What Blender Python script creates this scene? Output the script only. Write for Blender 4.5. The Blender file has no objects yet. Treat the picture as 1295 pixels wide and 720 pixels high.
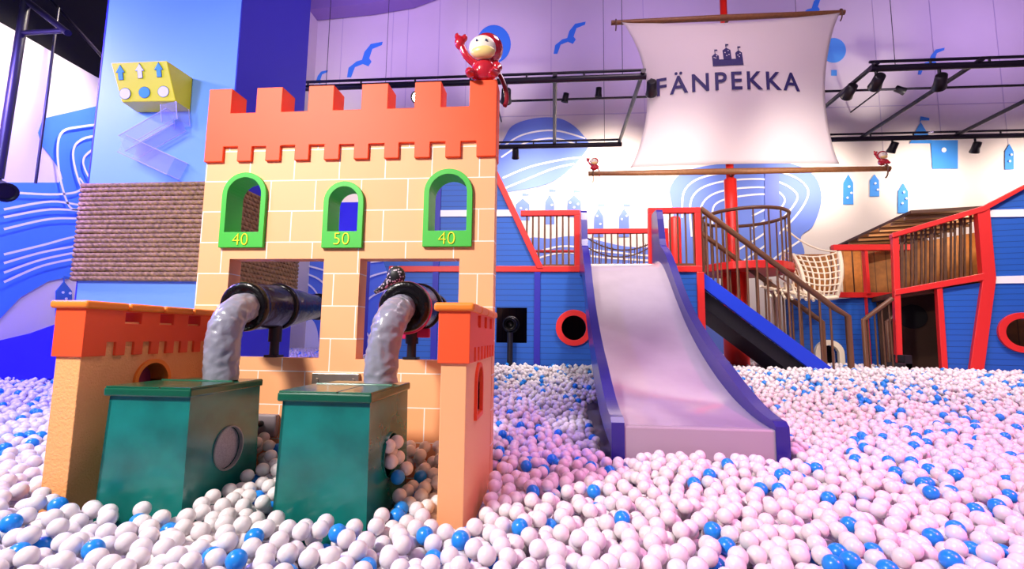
import bpy, bmesh, math, random
import numpy as np
from mathutils import Vector, Matrix, noise

random.seed(7)
R_ = math.radians
SC = bpy.context.scene
COL = SC.collection

# ------------------------------------------------------------------ camera
FPX, CX, CY = 600.0, 647.5, 360.0
PIT, ROLL, YAW = R_(6.2), R_(0.7), R_(5.0)
CAM = np.array([0, 0, 1.25])
def _basis():
    w = np.array([0, math.cos(PIT), math.sin(PIT)]); r = np.array([1., 0, 0]); u = np.cross(r, w)
    c, s = math.cos(ROLL), math.sin(ROLL)
    r, u = c * r + s * u, c * u - s * r
    cy, sy = math.cos(YAW), math.sin(YAW)
    f = lambda v: np.array([v[0] * cy - v[1] * sy, v[0] * sy + v[1] * cy, v[2]])
    return f(r), f(u), f(w)
RT, UP, FW = _basis()
def ray(x, y): return FW + RT * (x - CX) / FPX - UP * (y - CY) / FPX
def atY(x, y, Y):
    d = ray(x, y); return CAM + d * (Y / d[1])
def atX(x, y, X):
    d = ray(x, y); return CAM + d * (X / d[0])
def atZ(x, y, Z):
    d = ray(x, y); return CAM + d * ((Z - CAM[2]) / d[2])
def pix(p):
    v = np.asarray(p) - CAM; w = v @ FW
    return CX + FPX * (v @ RT) / w, CY - FPX * (v @ UP) / w

cd = bpy.data.cameras.new('camera'); cam = bpy.data.objects.new('camera', cd); COL.objects.link(cam)
cd.sensor_width = 36; cd.lens = FPX / 1295 * 36; cd.clip_start = .05; cd.clip_end = 100
cam.matrix_world = Matrix((( RT[0], UP[0], -FW[0], CAM[0]), (RT[1], UP[1], -FW[1], CAM[1]), (RT[2], UP[2], -FW[2], CAM[2]), (0, 0, 0, 1)))
SC.camera = cam

# ------------------------------------------------------------------ world, light, exposure
SC.view_settings.view_transform = 'Standard'; SC.view_settings.look = 'None'
SC.view_settings.gamma = 1; SC.view_settings.use_curve_mapping = False
SC.view_settings.exposure = 0.0
wd = bpy.data.worlds.new('hall_air'); SC.world = wd; wd.use_nodes = True
wd.node_tree.nodes['Background'].inputs[0].default_value = (.80, .66, 1.0, 1)
wd.node_tree.nodes['Background'].inputs[1].default_value = .22

def area(name, loc, target, size, power, color):
    l = bpy.data.lights.new(name, 'AREA'); l.shape = 'DISK'; l.size = size; l.energy = power; l.color = color
    o = bpy.data.objects.new(name, l); COL.objects.link(o); o.location = loc
    o.rotation_euler = (Vector(target) - Vector(loc)).to_track_quat('-Z', 'Y').to_euler()
    return o
def spot(name, loc, target, power, color, angle=60, blend=.6, size=.12):
    l = bpy.data.lights.new(name, 'SPOT'); l.energy = power; l.color = color; l.spot_size = R_(angle); l.spot_blend = blend; l.shadow_soft_size = size
    o = bpy.data.objects.new(name, l); COL.objects.link(o); o.location = loc
    o.rotation_euler = (Vector(target) - Vector(loc)).to_track_quat('-Z', 'Y').to_euler()
    return o
WARM = (1, .86, .68)
key = area('key_ceiling_light', (-3.6, -1.2, 5.2), (-.9, 2.9, 1.0), .9, 178, (1, .92, .86))

key.data.spread = R_(100)
area('hall_fill_light', (2.2, 4.6, 8.5), (2.2, 5.6, .6), 3.0, 240, (1, .74, .88))  # added overhead fill for the pit, not an actual ceiling lamp
area('violet_stage_light', (-6.3, 3.4, 4.6), (-5.4, 4.9, .6), .5, 420, (.26, .18, 1))
area('blue_pillar_light', (-5.2, .8, 4.4), (-4.2, 4.5, 3.6), .6, 80, (.55, .72, 1))
for i, (x, pw) in enumerate(((-5.6, 170), (-2.4, 200), (-.6, 270), (1.5, 270), (3.4, 230), (6.6, 290), (9.4, 290), (12.0, 220))):
    spot('wall_wash', (x, 10.9, 5.55), (x + .1, 13.0, 4.7), pw, WARM, 125, .9)
for x, z, pw in ((-.4, 5.9, 300), (1.5, 5.8, 800), (3.0, 5.4, 300), (6.9, 5.6, 330), (9.6, 5.5, 300), (12.2, 5.5, 200)):
    spot('hot_wash', (x, 10.9, 5.6), (x, 13.0, z), pw, WARM, 78, 1)
for loc, tg, pw, an in (((5.6, -.6, 5.6), (3.2, 2.3, .5), 2900, 56), ((8.6, 1.8, 5.6), (6.2, 4.6, .6), 1500, 55), ((2.6, 1.0, 5.6), (1.0, 3.0, .5), 420, 44)):
    spot('pink_spot', loc, tg, pw, (1, .20, .54) if pw > 500 else (.86, .40, 1), an, 1, .3)
for i, (x, pw) in enumerate(((-5.0, 420), (-1.6, 330), (3.0, 330), (7.5, 200), (11.4, 400))):
    spot('purple_wash', (x, 9.6, 9.4), (x, 13.0, 10.2), pw, (.60, .40, 1), 115, 1)
for x, z, pw in ((8.4, 8.6, 420), (-1.6, 8.9, 300), (-6.4, 8.2, 200)):
    spot('high_wash', (x, 10.9, 5.9), (x, 13.0, z), pw, (1, .90, .82), 50, 1)
for x, pw in ((2.0, 190), (4.0, 190)):
    spot('sail_wash', (x, 6.6, 3.9), (x + .1, 8.2, 4.3), pw, (1, .90, .78), 85, 1)
for x, pw in ((-1.0, 230), (1.0, 700), (3.6, 330), (6.3, 520)):
    spot('deck_spot', (x, 5.0, 5.6), (x, 7.5, 2.0), pw, (1, .86, .76), 75, .8)
for y, pw in ((5.6, 420), (8.2, 200)):
    spot('left_wall_spot', (-5.4, y, 5.9), (-7.0, y - .1, 3.9), pw, (1, .88, .70), 80, .9)
for x, pw in ((-.2, 150), (2.8, 220), (5.4, 260)):
    spot('pit_fill_spot', (x, 5.2, 5.7), (x + .3, 6.3, .8), pw, (1, .92, .86), 80, 1)  # added fill to whiten the far balls, no actual fixtures here
def bulb(name, loc, power, color, r=.08):
    l = bpy.data.lights.new(name, 'POINT'); l.energy = power; l.color = color; l.shadow_soft_size = r
    o = bpy.data.objects.new(name, l); COL.objects.link(o); o.location = loc
bulb('cabin_bulb', (5.9, 8.75, 2.75), 32, (1, .66, .34))
bulb('stern_cabin_bulb', (6.6, 8.0, 2.95), 16, (1, .66, .36))

# ------------------------------------------------------------------ materials
def lin(h):
    c = [int(h[i:i + 2], 16) / 255 for i in (0, 2, 4)]
    return tuple(v / 12.92 if v <= .04045 else ((v + .055) / 1.055) ** 2.4 for v in c) + (1,)
MATS = {}
def mat(name, hexc, rough=.5, metal=0, var=.0, vscale=6, bump=0, bscale=60, coat=0, emit=0, trans=0, alpha=1, planks=0, spec=.5):
    if name in MATS: return MATS[name]
    m = bpy.data.materials.new(name); m.use_nodes = True; MATS[name] = m
    nt = m.node_tree; b = nt.nodes['Principled BSDF']; L = nt.links.new
    c = lin(hexc); b.inputs['Base Color'].default_value = c
    b.inputs['Roughness'].default_value = rough; b.inputs['Metallic'].default_value = metal
    b.inputs['Coat Weight'].default_value = coat; b.inputs['Coat Roughness'].default_value = .12
    b.inputs['Specular IOR Level'].default_value = spec
    b.inputs['Transmission Weight'].default_value = trans; b.inputs['Alpha'].default_value = alpha
    if emit: b.inputs['Emission Color'].default_value = c; b.inputs['Emission Strength'].default_value = emit
    tc = nt.nodes.new('ShaderNodeTexCoord')
    last = None
    if var:
        n = nt.nodes.new('ShaderNodeTexNoise'); n.inputs['Scale'].default_value = vscale; n.inputs['Detail'].default_value = 4
        L(tc.outputs['Object'], n.inputs['Vector'])
        r = nt.nodes.new('ShaderNodeValToRGB'); L(n.outputs['Fac'], r.inputs[0])
        r.color_ramp.elements[0].position = .3; r.color_ramp.elements[1].position = .7
        r.color_ramp.elements[0].color = tuple(v * (1 - var) for v in c[:3]) + (1,)
        r.color_ramp.elements[1].color = tuple(min(1, v * (1 + var * .5)) for v in c[:3]) + (1,)
        L(r.outputs[0], b.inputs['Base Color']); last = r.outputs[0]
    h = None
    if bump:
        n2 = nt.nodes.new('ShaderNodeTexNoise'); n2.inputs['Scale'].default_value = bscale; n2.inputs['Detail'].default_value = 3
        L(tc.outputs['Object'], n2.inputs['Vector']); h = n2.outputs['Fac']
        bp = nt.nodes.new('ShaderNodeBump'); bp.inputs['Strength'].default_value = bump; bp.inputs['Distance'].default_value = .01
        L(h, bp.inputs['Height']); L(bp.outputs[0], b.inputs['Normal'])
    if planks:
        sx = nt.nodes.new('ShaderNodeSeparateXYZ'); L(tc.outputs['Object'], sx.inputs[0])
        dv = nt.nodes.new('ShaderNodeMath'); dv.operation = 'DIVIDE'; dv.inputs[1].default_value = abs(planks)
        L(sx.outputs['Z' if planks > 0 else 'X'], dv.inputs[0])
        fr = nt.nodes.new('ShaderNodeMath'); fr.operation = 'FRACT'; L(dv.outputs[0], fr.inputs[0])
        lt = nt.nodes.new('ShaderNodeMath'); lt.operation = 'LESS_THAN'; lt.inputs[1].default_value = .09; L(fr.outputs[0], lt.inputs[0])
        mx = nt.nodes.new('ShaderNodeMix'); mx.data_type = 'RGBA'
        L(lt.outputs[0], mx.inputs[0])
        if last: L(last, mx.inputs[6])
        else: mx.inputs[6].default_value = c
        mx.inputs[7].default_value = tuple(v * .42 for v in c[:3]) + (1,)
        L(mx.outputs[2], b.inputs['Base Color'])
    return m

M_ball_w = mat('white_ball_plastic', 'e6dfdf', .30, spec=.5)
M_ball_b = mat('blue_ball_plastic', '1c8be8', .28)
_b = M_ball_w.node_tree.nodes['Principled BSDF']; _b.inputs['Subsurface Weight'].default_value = .35; _b.inputs['Subsurface Scale'].default_value = .02; _b.inputs['Subsurface Radius'].default_value = (1, .85, .85)
M_bed = mat('pit_floor', '8d84a0', .8)
M_peach = mat('peach_foam', 'feb47a', .6, bump=.05, bscale=200)
M_stucco = mat('peach_stucco', 'fdb26c', .65, bump=.55, bscale=90)
M_orange = mat('orange_foam', 'ff5212', .55, var=.05)
M_redor = mat('red_orange_foam', 'f8551f', .5)
M_coping = mat('coping_orange', 'fd8a24', .45)
M_green = mat('green_trim', '3fbf3a', .5)
M_yellowtx = mat('yellow_letter', 'f6ea12', .5)
M_bin = mat('teal_green_metal', '10756c', .24, var=.42, vscale=4, coat=.3)
M_binlid = mat('green_lid_metal', '0b5a40', .22, var=.15, coat=.3)
M_mesh = mat('grey_perforated_metal', 'a79ca6', .45, metal=.3, var=.3, vscale=160)
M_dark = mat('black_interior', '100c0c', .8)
M_hose = mat('grey_vinyl', '8c8c9a', .28, var=.15, vscale=9, bump=.7, bscale=13, coat=.3)
M_black = mat('black_vinyl', '0b0809', .26, bump=1.0, bscale=17, coat=.12, spec=.3)
M_blackm = mat('black_metal', '15121a', .4)
M_magenta = mat('magenta_plastic', 'c8175a', .4)
M_steel = mat('steel_plate', 'a89a8c', .35, metal=.8, var=.15)
M_rail = mat('violet_blue_plastic', '241a7c', .3, coat=.3)
M_bedgrey = mat('grey_slide_plastic', 'aea2b0', .12, var=.04, coat=.6, spec=.8)
M_hull = mat('blue_plank', '1d5cbc', .5, planks=.085)
M_hullsolid = mat('blue_board', '1a3ed6', .45)
M_batten = mat('dark_blue_batten', '2420a4', .5)
M_red = mat('red_paint', 'e02a28', .4)
M_redmast = mat('red_mast_paint', 'ee2a20', .4)
M_white = mat('white_paint', 'f6f4f4', .5)
M_cream = mat('cream_paint', 'f0e2c8', .5)
M_brown = mat('brown_metal', '6a4630', .4)
M_yardw = mat('brown_wood_pole', '8a5a34', .5, var=.2, vscale=20)
M_wood = mat('warm_wood', '9a6228', .55, var=.3, vscale=9, planks=-.16)
M_slat = mat('dark_slat_wood', '5a3a22', .6, var=.3, vscale=12)
M_rope = mat('rope_white', 'f2e4c8', .8, bump=.4, bscale=120)
M_roof = mat('brown_roof', '5d4030', .7, var=.2)
M_sail = mat('sail_cloth', 'f3eaea', .8)
M_logo = mat('dark_purple_print', '2b2060', .7)
M_pillar = mat('light_blue_paint', '7cb0fc', .6)
M_pillarside = mat('deep_blue_paint', '3530dc', .55)
M_yellow = mat('yellow_paint', 'efe416', .45)
M_acr = mat('lilac_acrylic', 'b9b4f4', .1, alpha=.26)
M_acredge = mat('acrylic_edge', 'd6d2fa', .2, alpha=.5)
M_slideblue = mat('ultramarine_plastic', '1408c8', .35, coat=.2)
M_monkey = mat('red_gloss', 'c01f30', .15, coat=.6)
M_face = mat('cream_face', 'fbf2dc', .3)
M_muzzle = mat('yellow_muzzle', 'f6dd8a', .3)
M_truss = mat('dark_truss_metal', '1e1728', .4)
M_lens = mat('lamp_lens', 'fff2d8', .3, emit=25)
M_wallw = mat('wall_plaster', 'e8dcdc', .75, var=.03, vscale=1)
M_walld = mat('black_wall', '0c0914', .8)
M_ceil = mat('dark_ceiling', '1a1426', .8)
M_soffit = mat('purple_soffit', '8f74b4', .7)
M_mblue = mat('mural_blue', '3c8eea', .7)
M_mlight = mat('mural_pale_blue', '6c86e6', .7)
M_mline = mat('mural_white_line', 'f2f0fa', .7)
M_mground = mat('mural_grey', 'cfc6d6', .7)
M_ptn = mat('leopard_cloth', '1a1418', .5)
def _sailm():
    nt = M_sail.node_tree; b = nt.nodes['Principled BSDF']; o = nt.nodes['Material Output']
    t = nt.nodes.new('ShaderNodeBsdfTranslucent'); t.inputs[0].default_value = lin('f3eaea')
    m = nt.nodes.new('ShaderNodeMixShader'); m.inputs[0].default_value = .45
    nt.links.new(b.outputs[0], m.inputs[1]); nt.links.new(t.outputs[0], m.inputs[2]); nt.links.new(m.outputs[0], o.inputs[0])
_sailm()
def _ptn():
    nt = M_ptn.node_tree; b = nt.nodes['Principled BSDF']
    v = nt.nodes.new('ShaderNodeTexVoronoi'); v.inputs['Scale'].default_value = 60
    tc = nt.nodes.new('ShaderNodeTexCoord'); nt.links.new(tc.outputs['Object'], v.inputs['Vector'])
    r = nt.nodes.new('ShaderNodeValToRGB'); nt.links.new(v.outputs['Distance'], r.inputs[0])
    r.color_ramp.interpolation = 'CONSTANT'
    r.color_ramp.elements[0].color = (.62, .5, .56, 1); r.color_ramp.elements[1].position = .38; r.color_ramp.elements[1].color = (.01, .01, .01, 1)
    nt.links.new(r.outputs[0], b.inputs['Base Color'])
_ptn()
def brick_mat():
    m = bpy.data.materials.new('peach_block_wall'); m.use_nodes = True; nt = m.node_tree; L = nt.links.new
    b = nt.nodes['Principled BSDF']; b.inputs['Roughness'].default_value = .6
    tc = nt.nodes.new('ShaderNodeTexCoord'); sp = nt.nodes.new('ShaderNodeSeparateXYZ'); L(tc.outputs['Object'], sp.inputs[0])
    cb = nt.nodes.new('ShaderNodeCombineXYZ'); L(sp.outputs['X'], cb.inputs[0]); L(sp.outputs['Z'], cb.inputs[1])
    mp = nt.nodes.new('ShaderNodeMapping'); L(cb.outputs[0], mp.inputs[0])
    H, Wd = .2125, .3175
    mp.inputs['Location'].default_value = (BRX, BRZ, 0)
    t = nt.nodes.new('ShaderNodeTexBrick'); L(mp.outputs[0], t.inputs['Vector'])
    t.inputs['Scale'].default_value = 1; t.inputs['Brick Width'].default_value = Wd; t.inputs['Row Height'].default_value = H
    t.inputs['Mortar Size'].default_value = .0035; t.inputs['Mortar Smooth'].default_value = .1; t.inputs['Bias'].default_value = 0
    t.offset = .5; t.offset_frequency = 2; t.squash = 1
    t.inputs['Color1'].default_value = lin('ffba84'); t.inputs['Color2'].default_value = lin('fdb27a'); t.inputs['Mortar'].default_value = lin('fff6ec')
    L(t.outputs['Color'], b.inputs['Base Color'])
    return m
BRX, BRZ = 0, 0

# ------------------------------------------------------------------ mesh helpers
class MB:
    def __init__(s): s.v = []; s.f = []; s.sm = []
    def add(s, verts, faces, smooth=False):
        o = len(s.v); s.v += [tuple(map(float, p)) for p in verts]
        s.f += [tuple(i + o for i in f) for f in faces]; s.sm += [smooth] * len(faces); return s
    def box(s, a, b, mtx=None):
        x0, y0, z0 = a; x1, y1, z1 = b
        v = [(x0, y0, z0), (x1, y0, z0), (x1, y1, z0), (x0, y1, z0), (x0, y0, z1), (x1, y0, z1), (x1, y1, z1), (x0, y1, z1)]
        if mtx is not None: v = [tuple(mtx @ Vector(p)) for p in v]
        return s.add(v, [(0, 3, 2, 1), (4, 5, 6, 7), (0, 1, 5, 4), (1, 2, 6, 5), (2, 3, 7, 6), (3, 0, 4, 7)])
    def hexa(s, bot, top):
        return s.add(list(bot) + list(top), [(0, 3, 2, 1), (4, 5, 6, 7), (0, 1, 5, 4), (1, 2, 6, 5), (2, 3, 7, 6), (3, 0, 4, 7)])
    def tube(s, pts, r, n=12, closed=False, caps=True, wob=0):
        pts = [Vector(p) for p in pts]; N = len(pts)
        rr = r if hasattr(r, '__len__') else [r] * N
        rings = []; prev = None
        for i, p in enumerate(pts):
            if closed: t = (pts[(i + 1) % N] - pts[i - 1])
            else: t = (pts[min(i + 1, N - 1)] - pts[max(i - 1, 0)])
            t.normalize()
            if prev is None:
                a = Vector((0, 0, 1)) if abs(t.z) < .9 else Vector((0, 1, 0))
                u = t.cross(a).normalized()
            else:
                u = (prev - t * prev.dot(t)).normalized()
            prev = u; w = t.cross(u)
            ring = []
            for k in range(n):
                an = 2 * math.pi * k / n
                q = rr[i]
                d = u * math.cos(an) + w * math.sin(an)
                if wob: q *= 1 + wob * (.5 - 1.6 * abs(noise.noise((p + d * rr[i]) * 17)) + .6 * noise.noise((p + d * rr[i]) * 40))
                ring.append(p + d * q)
            rings.append(ring)
        v = [q for ring in rings for q in ring]; f = []
        for i in range(N if closed else N - 1):
            j = (i + 1) % N
            for k in range(n):
                k2 = (k + 1) % n
                f.append((i * n + k, i * n + k2, j * n + k2, j * n + k))
        s.add(v, f, True)
        if caps and not closed:
            s.add(rings[0], [tuple(range(n - 1, -1, -1))]); s.add(rings[-1], [tuple(range(n))])
        return s
    def lathe(s, prof, origin, axis, n=32, smooth=True):
        """prof: (distance along axis, radius)"""
        ax = Vector(axis).normalized(); o = Vector(origin)
        a = Vector((0, 0, 1)) if abs(ax.z) < .9 else Vector((1, 0, 0))
        u = ax.cross(a).normalized(); w = ax.cross(u)
        v = []; f = []
        for d, r in prof:
            for k in range(n):
                an = 2 * math.pi * k / n
                v.append(o + ax * d + (u * math.cos(an) + w * math.sin(an)) * r)
        for i in range(len(prof) - 1):
            for k in range(n):
                k2 = (k + 1) % n
                f.append((i * n + k, (i + 1) * n + k, (i + 1) * n + k2, i * n + k2))
        s.add(v, f, smooth)
        m = len(prof) - 1
        if prof[0][1] > 1e-4: s.add(v[:n], [tuple(range(n))])
        if prof[-1][1] > 1e-4: s.add(v[m * n:], [tuple(range(n - 1, -1, -1))])
        return s
    def sphere(s, c, r, nu=20, nv=12, sc=(1, 1, 1), mtx=None):
        v = []; f = []
        for j in range(nv + 1):
            th = math.pi * j / nv
            for i in range(nu):
                ph = 2 * math.pi * i / nu
                p = Vector((r * sc[0] * math.sin(th) * math.cos(ph), r * sc[1] * math.sin(th) * math.sin(ph), r * sc[2] * math.cos(th)))
                if mtx is not None: p = mtx @ p
                v.append(p + Vector(c))
        for j in range(nv):
            for i in range(nu):
                i2 = (i + 1) % nu
                f.append((j * nu + i, (j + 1) * nu + i, (j + 1) * nu + i2, j * nu + i2))
        return s.add(v, f, True)
    def prism(s, outer, holes, t, mtx):
        """outline(s) in a plane (a, b), thickness t centred, mapped by mtx (a, b, c) -> world"""
        cu = bpy.data.curves.new('tmp', 'CURVE'); cu.dimensions = '2D'; cu.fill_mode = 'BOTH'; cu.extrude = t / 2
        for loop in [outer] + list(holes):
            sp = cu.splines.new('POLY'); sp.points.add(len(loop) - 1); sp.use_cyclic_u = True
            for i, (a, b) in enumerate(loop): sp.points[i].co = (a, b, 0, 1)
        ob = bpy.data.objects.new('tmp', cu)
        me = bpy.data.meshes.new_from_object(ob)
        bm = bmesh.new(); bm.from_mesh(me); bmesh.ops.remove_doubles(bm, verts=bm.verts, dist=1e-5)
        bmesh.ops.recalc_face_normals(bm, faces=bm.faces)
        s.add([mtx @ v.co for v in bm.verts], [[v.index for v in f.verts] for f in bm.faces])
        bm.free(); bpy.data.meshes.remove(me); bpy.data.objects.remove(ob); bpy.data.curves.remove(cu)
        return s
    def build(s, name, m, parent=None, bevel=0, world=True, segs=2):
        me = bpy.data.meshes.new(name)
        off = Vector(OFF.get(parent, (0, 0, 0))) if (parent is not None and world) else Vector((0, 0, 0))
        me.from_pydata([tuple(Vector(p) - off) for p in s.v], [], s.f)
        me.polygons.foreach_set('use_smooth', s.sm)
        me.materials.append(m); me.update()
        o = bpy.data.objects.new(name, me); COL.objects.link(o)
        if parent is not None:
            o.parent = parent; OFF[o] = OFF.get(parent, (0, 0, 0)) if world else (0, 0, 0)
        if bevel:
            b = o.modifiers.new('bevel', 'BEVEL'); b.width = bevel; b.segments = segs; b.limit_method = 'ANGLE'; b.angle_limit = R_(40)
        return o
OFF = {}
def thing(name, label, cat, loc, group=None):
    o = bpy.data.objects.new(name, None); COL.objects.link(o); o.location = loc; o.empty_display_size = .1
    OFF[o] = tuple(loc); o['label'] = label; o['category'] = cat
    if group: o['group'] = group
    return o
def tag(o, label, cat, group=None):
    o['label'] = label; o['category'] = cat
    if group: o['group'] = group
    return o
def struct(o): o['kind'] = 'structure'; return o
def lab(o, t): o['label'] = t; return o
def plXZ(y):   # (a, b, c) -> (a, y - c, b)
    return Matrix(((1, 0, 0, 0), (0, 0, -1, y), (0, 1, 0, 0), (0, 0, 0, 1)))
def plYZ(x):   # (a, b, c) -> (x + c, a, b)
    return Matrix(((0, 0, 1, x), (1, 0, 0, 0), (0, 1, 0, 0), (0, 0, 0, 1)))
def rect(a0, a1, b0, b1): return [(a0, b0), (a1, b0), (a1, b1), (a0, b1)]
def circ(a, b, r, n=40): return [(a + r * math.cos(2 * math.pi * k / n), b + r * math.sin(2 * math.pi * k / n)) for k in range(n)]
def arch(a0, a1, b0, b1, n=18):
    r = (a1 - a0) / 2; c = (a0 + a1) / 2; h = b1 - r
    return [(a0, b0), (a1, b0)] + [(c + r * math.cos(math.pi * k / n), h + r * math.sin(math.pi * k / n)) for k in range(n + 1)]
def pxY(pts, Y): return [tuple(atY(x, y, Y)[[0, 2]]) for x, y in pts]
def pxX(pts, X): return [tuple(atX(x, y, X)[[1, 2]]) for x, y in pts]
def smooth_path(pts, n=8, closed=False):
    P = [Vector(p) for p in pts]; out = []; N = len(P)
    for i in range(N if closed else N - 1):
        if closed: p0, p1, p2, p3 = P[i - 1], P[i], P[(i + 1) % N], P[(i + 2) % N]
        else: p0, p1, p2, p3 = P[max(i - 1, 0)], P[i], P[i + 1], P[min(i + 2, N - 1)]
        for k in range(n):
            t = k / n
            out.append(.5 * ((2 * p1) + (p2 - p0) * t + (2 * p0 - 5 * p1 + 4 * p2 - p3) * t * t + (3 * p1 - p0 - 3 * p2 + p3) * t ** 3))
    if not closed: out.append(P[-1])
    return out
def text_mesh(body, size, spacing=1.0, bold=0, extrude=.002):
    cu = bpy.data.curves.new('tmp', 'FONT'); cu.body = body; cu.size = size; cu.space_character = spacing
    cu.align_x = 'CENTER'; cu.extrude = extrude; cu.offset = bold; cu.resolution_u = 6
    ob = bpy.data.objects.new('tmp', cu); COL.objects.link(ob)
    bpy.context.view_layer.update()
    me = bpy.data.meshes.new_from_object(ob.evaluated_get(bpy.context.evaluated_depsgraph_get()))
    bpy.data.objects.remove(ob); bpy.data.curves.remove(cu)
    v = [tuple(x.co) for x in me.vertices]; f = [tuple(p.vertices) for p in me.polygons]
    bpy.data.meshes.remove(me)
    return v, f
def ss(e0, e1, x):
    t = max(0, min(1, (x - e0) / (e1 - e0))); return t * t * (3 - 2 * t)

FL = .36                                     # floor of the pit near the castle
def surf(x, y):                              # top of the ball heap
    s = .5 + .34 * ss(4.0, 7.0, y)
    if -2.5 < x < -.3 and y < 3.1: s += .12 * ss(2.25, 2.95, y)
    if x < -1.5: s += .04 * ss(-1.5, -2.6, x) * ss(4.5, 3.0, y)
    if x > 0 and y < 4.5: s += .04 * ss(.2, .8, x) * ss(2.2, 3.2, y)
    return s

# ------------------------------------------------------------------ setting
def floor_z(x, y): return min(FL, surf(x, y) - .16) if y < 4.0 else FL + (.34) * ss(4.0, 7.0, y)
mb = MB(); NX, NY = 60, 60
vs = [(-9 + 22.5 * i / NX, -3 + 16.2 * j / NY) for j in range(NY + 1) for i in range(NX + 1)]
mb.add([(x, y, FL + .34 * ss(4.0, 7.0, y) - .02) for x, y in vs],
       [(j * (NX + 1) + i, j * (NX + 1) + i + 1, (j + 1) * (NX + 1) + i + 1, (j + 1) * (NX + 1) + i) for j in range(NY) for i in range(NX)], True)
struct(mb.build('floor', M_bed))
WY = 13.0
wall_back = struct(MB().box((-7.2, WY, 0), (13.5, WY + .2, 12.2)).build('wall_back', M_wallw))
wall_left = struct(MB().box((-7.2, -3, 0), (-7.0, WY, 5.13)).build('wall_left', M_wallw))
upper = struct(MB().box((-7.4, -3, 5.13), (-7.2, 9.5, 12.2)).build('wall_left_upper', M_walld))
struct(MB().box((-7.4, 9.5, 5.13), (-7.2, WY, 12.2)).build('wall_left_rear', M_wallw))
struct(MB().box((13.5, -3, 0), (13.7, WY + .2, 12.2)).build('wall_right', M_wallw))
struct(MB().box((-7.4, -3, 12.2), (13.7, WY + .2, 12.4)).build('ceiling', M_ceil))
# panel joints of the back wall
mb = MB(); mb.box((-7.0, WY - .012, 7.52), (13.5, WY, 7.545))
j = struct(mb.build('trim_1', mat('joint_line', 'cdbfcf', .8)))
for k, px in enumerate((432, 496, 515, 555, 590, 605, 697, 814, 1107, 1180, 1262)):
    x = atY(px, 60, WY)[0]
    struct(MB().box((x - .008, WY - .01, 5.8), (x + .008, WY, 12.0)).build('trim_%d' % (k + 2), MATS['joint_line']))
# soffit upper left of back wall
so = MB().prism([(-7.2, 10.75), (-5.4, 10.85), (-4.2, 11.0), (-3.0, 11.4), (-3.0, 12.2), (-7.2, 12.2)], [], .5, plXZ(12.7)).build('trim_20', M_soffit); struct(so)

DK = [0]
def decal(name, pts, m, parent, Y=None, X=None, t=.01, off=.006, holes=()):
    DK[0] += 1; off += .0006 * DK[0] % .03
    mb = MB()
    if Y is not None: mb.prism(pxY(pts, Y), [pxY(h, Y) for h in holes], t, plXZ(Y - off))
    else: mb.prism(pxX(pts, X), [], t, plYZ(X + off))
    return mb.build(name, m, parent)
def linestrip(name, lines, m, parent, Y=None, X=None, w=.03, off=.055):
    mb = MB()
    for ln in lines:
        P = []
        for x, y in ln:
            p = atY(x, y, Y) if Y is not None else atX(x, y, X)
            P.append(Vector(p))
        P = smooth_path(P, 6)
        nrm = Vector((0, -1, 0)) if Y is not None else Vector((1, 0, 0))
        v = []; f = []
        for i, p in enumerate(P):
            tg = (P[min(i + 1, len(P) - 1)] - P[max(i - 1, 0)]).normalized(); sd = tg.cross(nrm).normalized() * w / 2
            v += [p + sd + nrm * off, p - sd + nrm * off]
            if i: f.append((2 * i - 2, 2 * i - 1, 2 * i + 1, 2 * i))
        mb.add(v, f)
    return mb.build(name, m, parent)
def sm2(pts, n=6):
    return [(p.x, p.y) for p in smooth_path([(x, y, 0) for x, y in pts], n, True)]
# painted birds and balloons
def bird(cx, cy, s, m=M_mblue):
    pts = [(-22, 18), (-20, 6), (-10, -2), (-3, -4), (0, -14), (8, -24), (23, -27), (22, -23), (10, -18), (6, -6), (9, -2), (5, 4), (-2, 1), (-12, 5), (-17, 18)]
    decal('painted_bird', [(cx + s * a, cy + s * b) for a, b in pts], m, wall_back, Y=WY)
bird(461, 80, 1.0); bird(720, 52, .9); bird(402, 104, .55); bird(1029, 14, .85); bird(1177, 81, .75)
M_bal = M_mblue
decal('painted_balloon', [(p[0], p[1]) for p in circ(1054, 64, 15.5)], mat('mural_sky_blue', '5ab0f2', .7), wall_back, Y=WY)
decal('painted_balloon_basket', rect(1051, 1058, 89, 96), MATS['mural_sky_blue'], wall_back, Y=WY)
decal('painted_balloon', [(624.5 + 21.5 * math.cos(a), 56 + 24 * math.sin(a)) for a in [2 * math.pi * k / 36 for k in range(36)]], M_mblue, wall_back, Y=WY)
def pcastle(cx, base, w, h, m, dots, wall=wall_back, Y=WY, X=None, flag=True):
    p = [(cx - w / 2, base), (cx - w / 2 * .96, base - h * .72), (cx, base - h), (cx + w / 2 * .96, base - h * .72), (cx + w / 2, base)]
    o = decal('painted_castle', p, m, wall, Y=Y, X=X)
    for dx, dy in dots:
        decal('painted_window', circ(cx + dx, base - h + dy, max(1.4, w * .075), 12), M_mline, o, Y=Y, X=X, off=.045)
    if flag:
        decal('painted_flag', [(cx - .6, base - h + 1), (cx - .6, base - h - 7), (cx + 8, base - h - 5), (cx + 8, base - h - 3), (cx + .6, base - h - 3), (cx + .6, base - h + 1)], m, o, Y=Y, X=X)
pcastle(661, 279, 18, 28, M_mlight, ((-2, 13), (5, 15)))
pcastle(695, 284, 12, 38, M_mlight, ((3, 14),))
pcastle(726, 275, 18, 28, M_mlight, ((-5, 10), (5, 12), (0, 16)))
pcastle(757, 300, 12, 36, M_mlight, ((-2, 10), (2, 20)))
pcastle(789, 300, 13, 36, M_mlight, ((3, 10), (-3, 14)))
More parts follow.
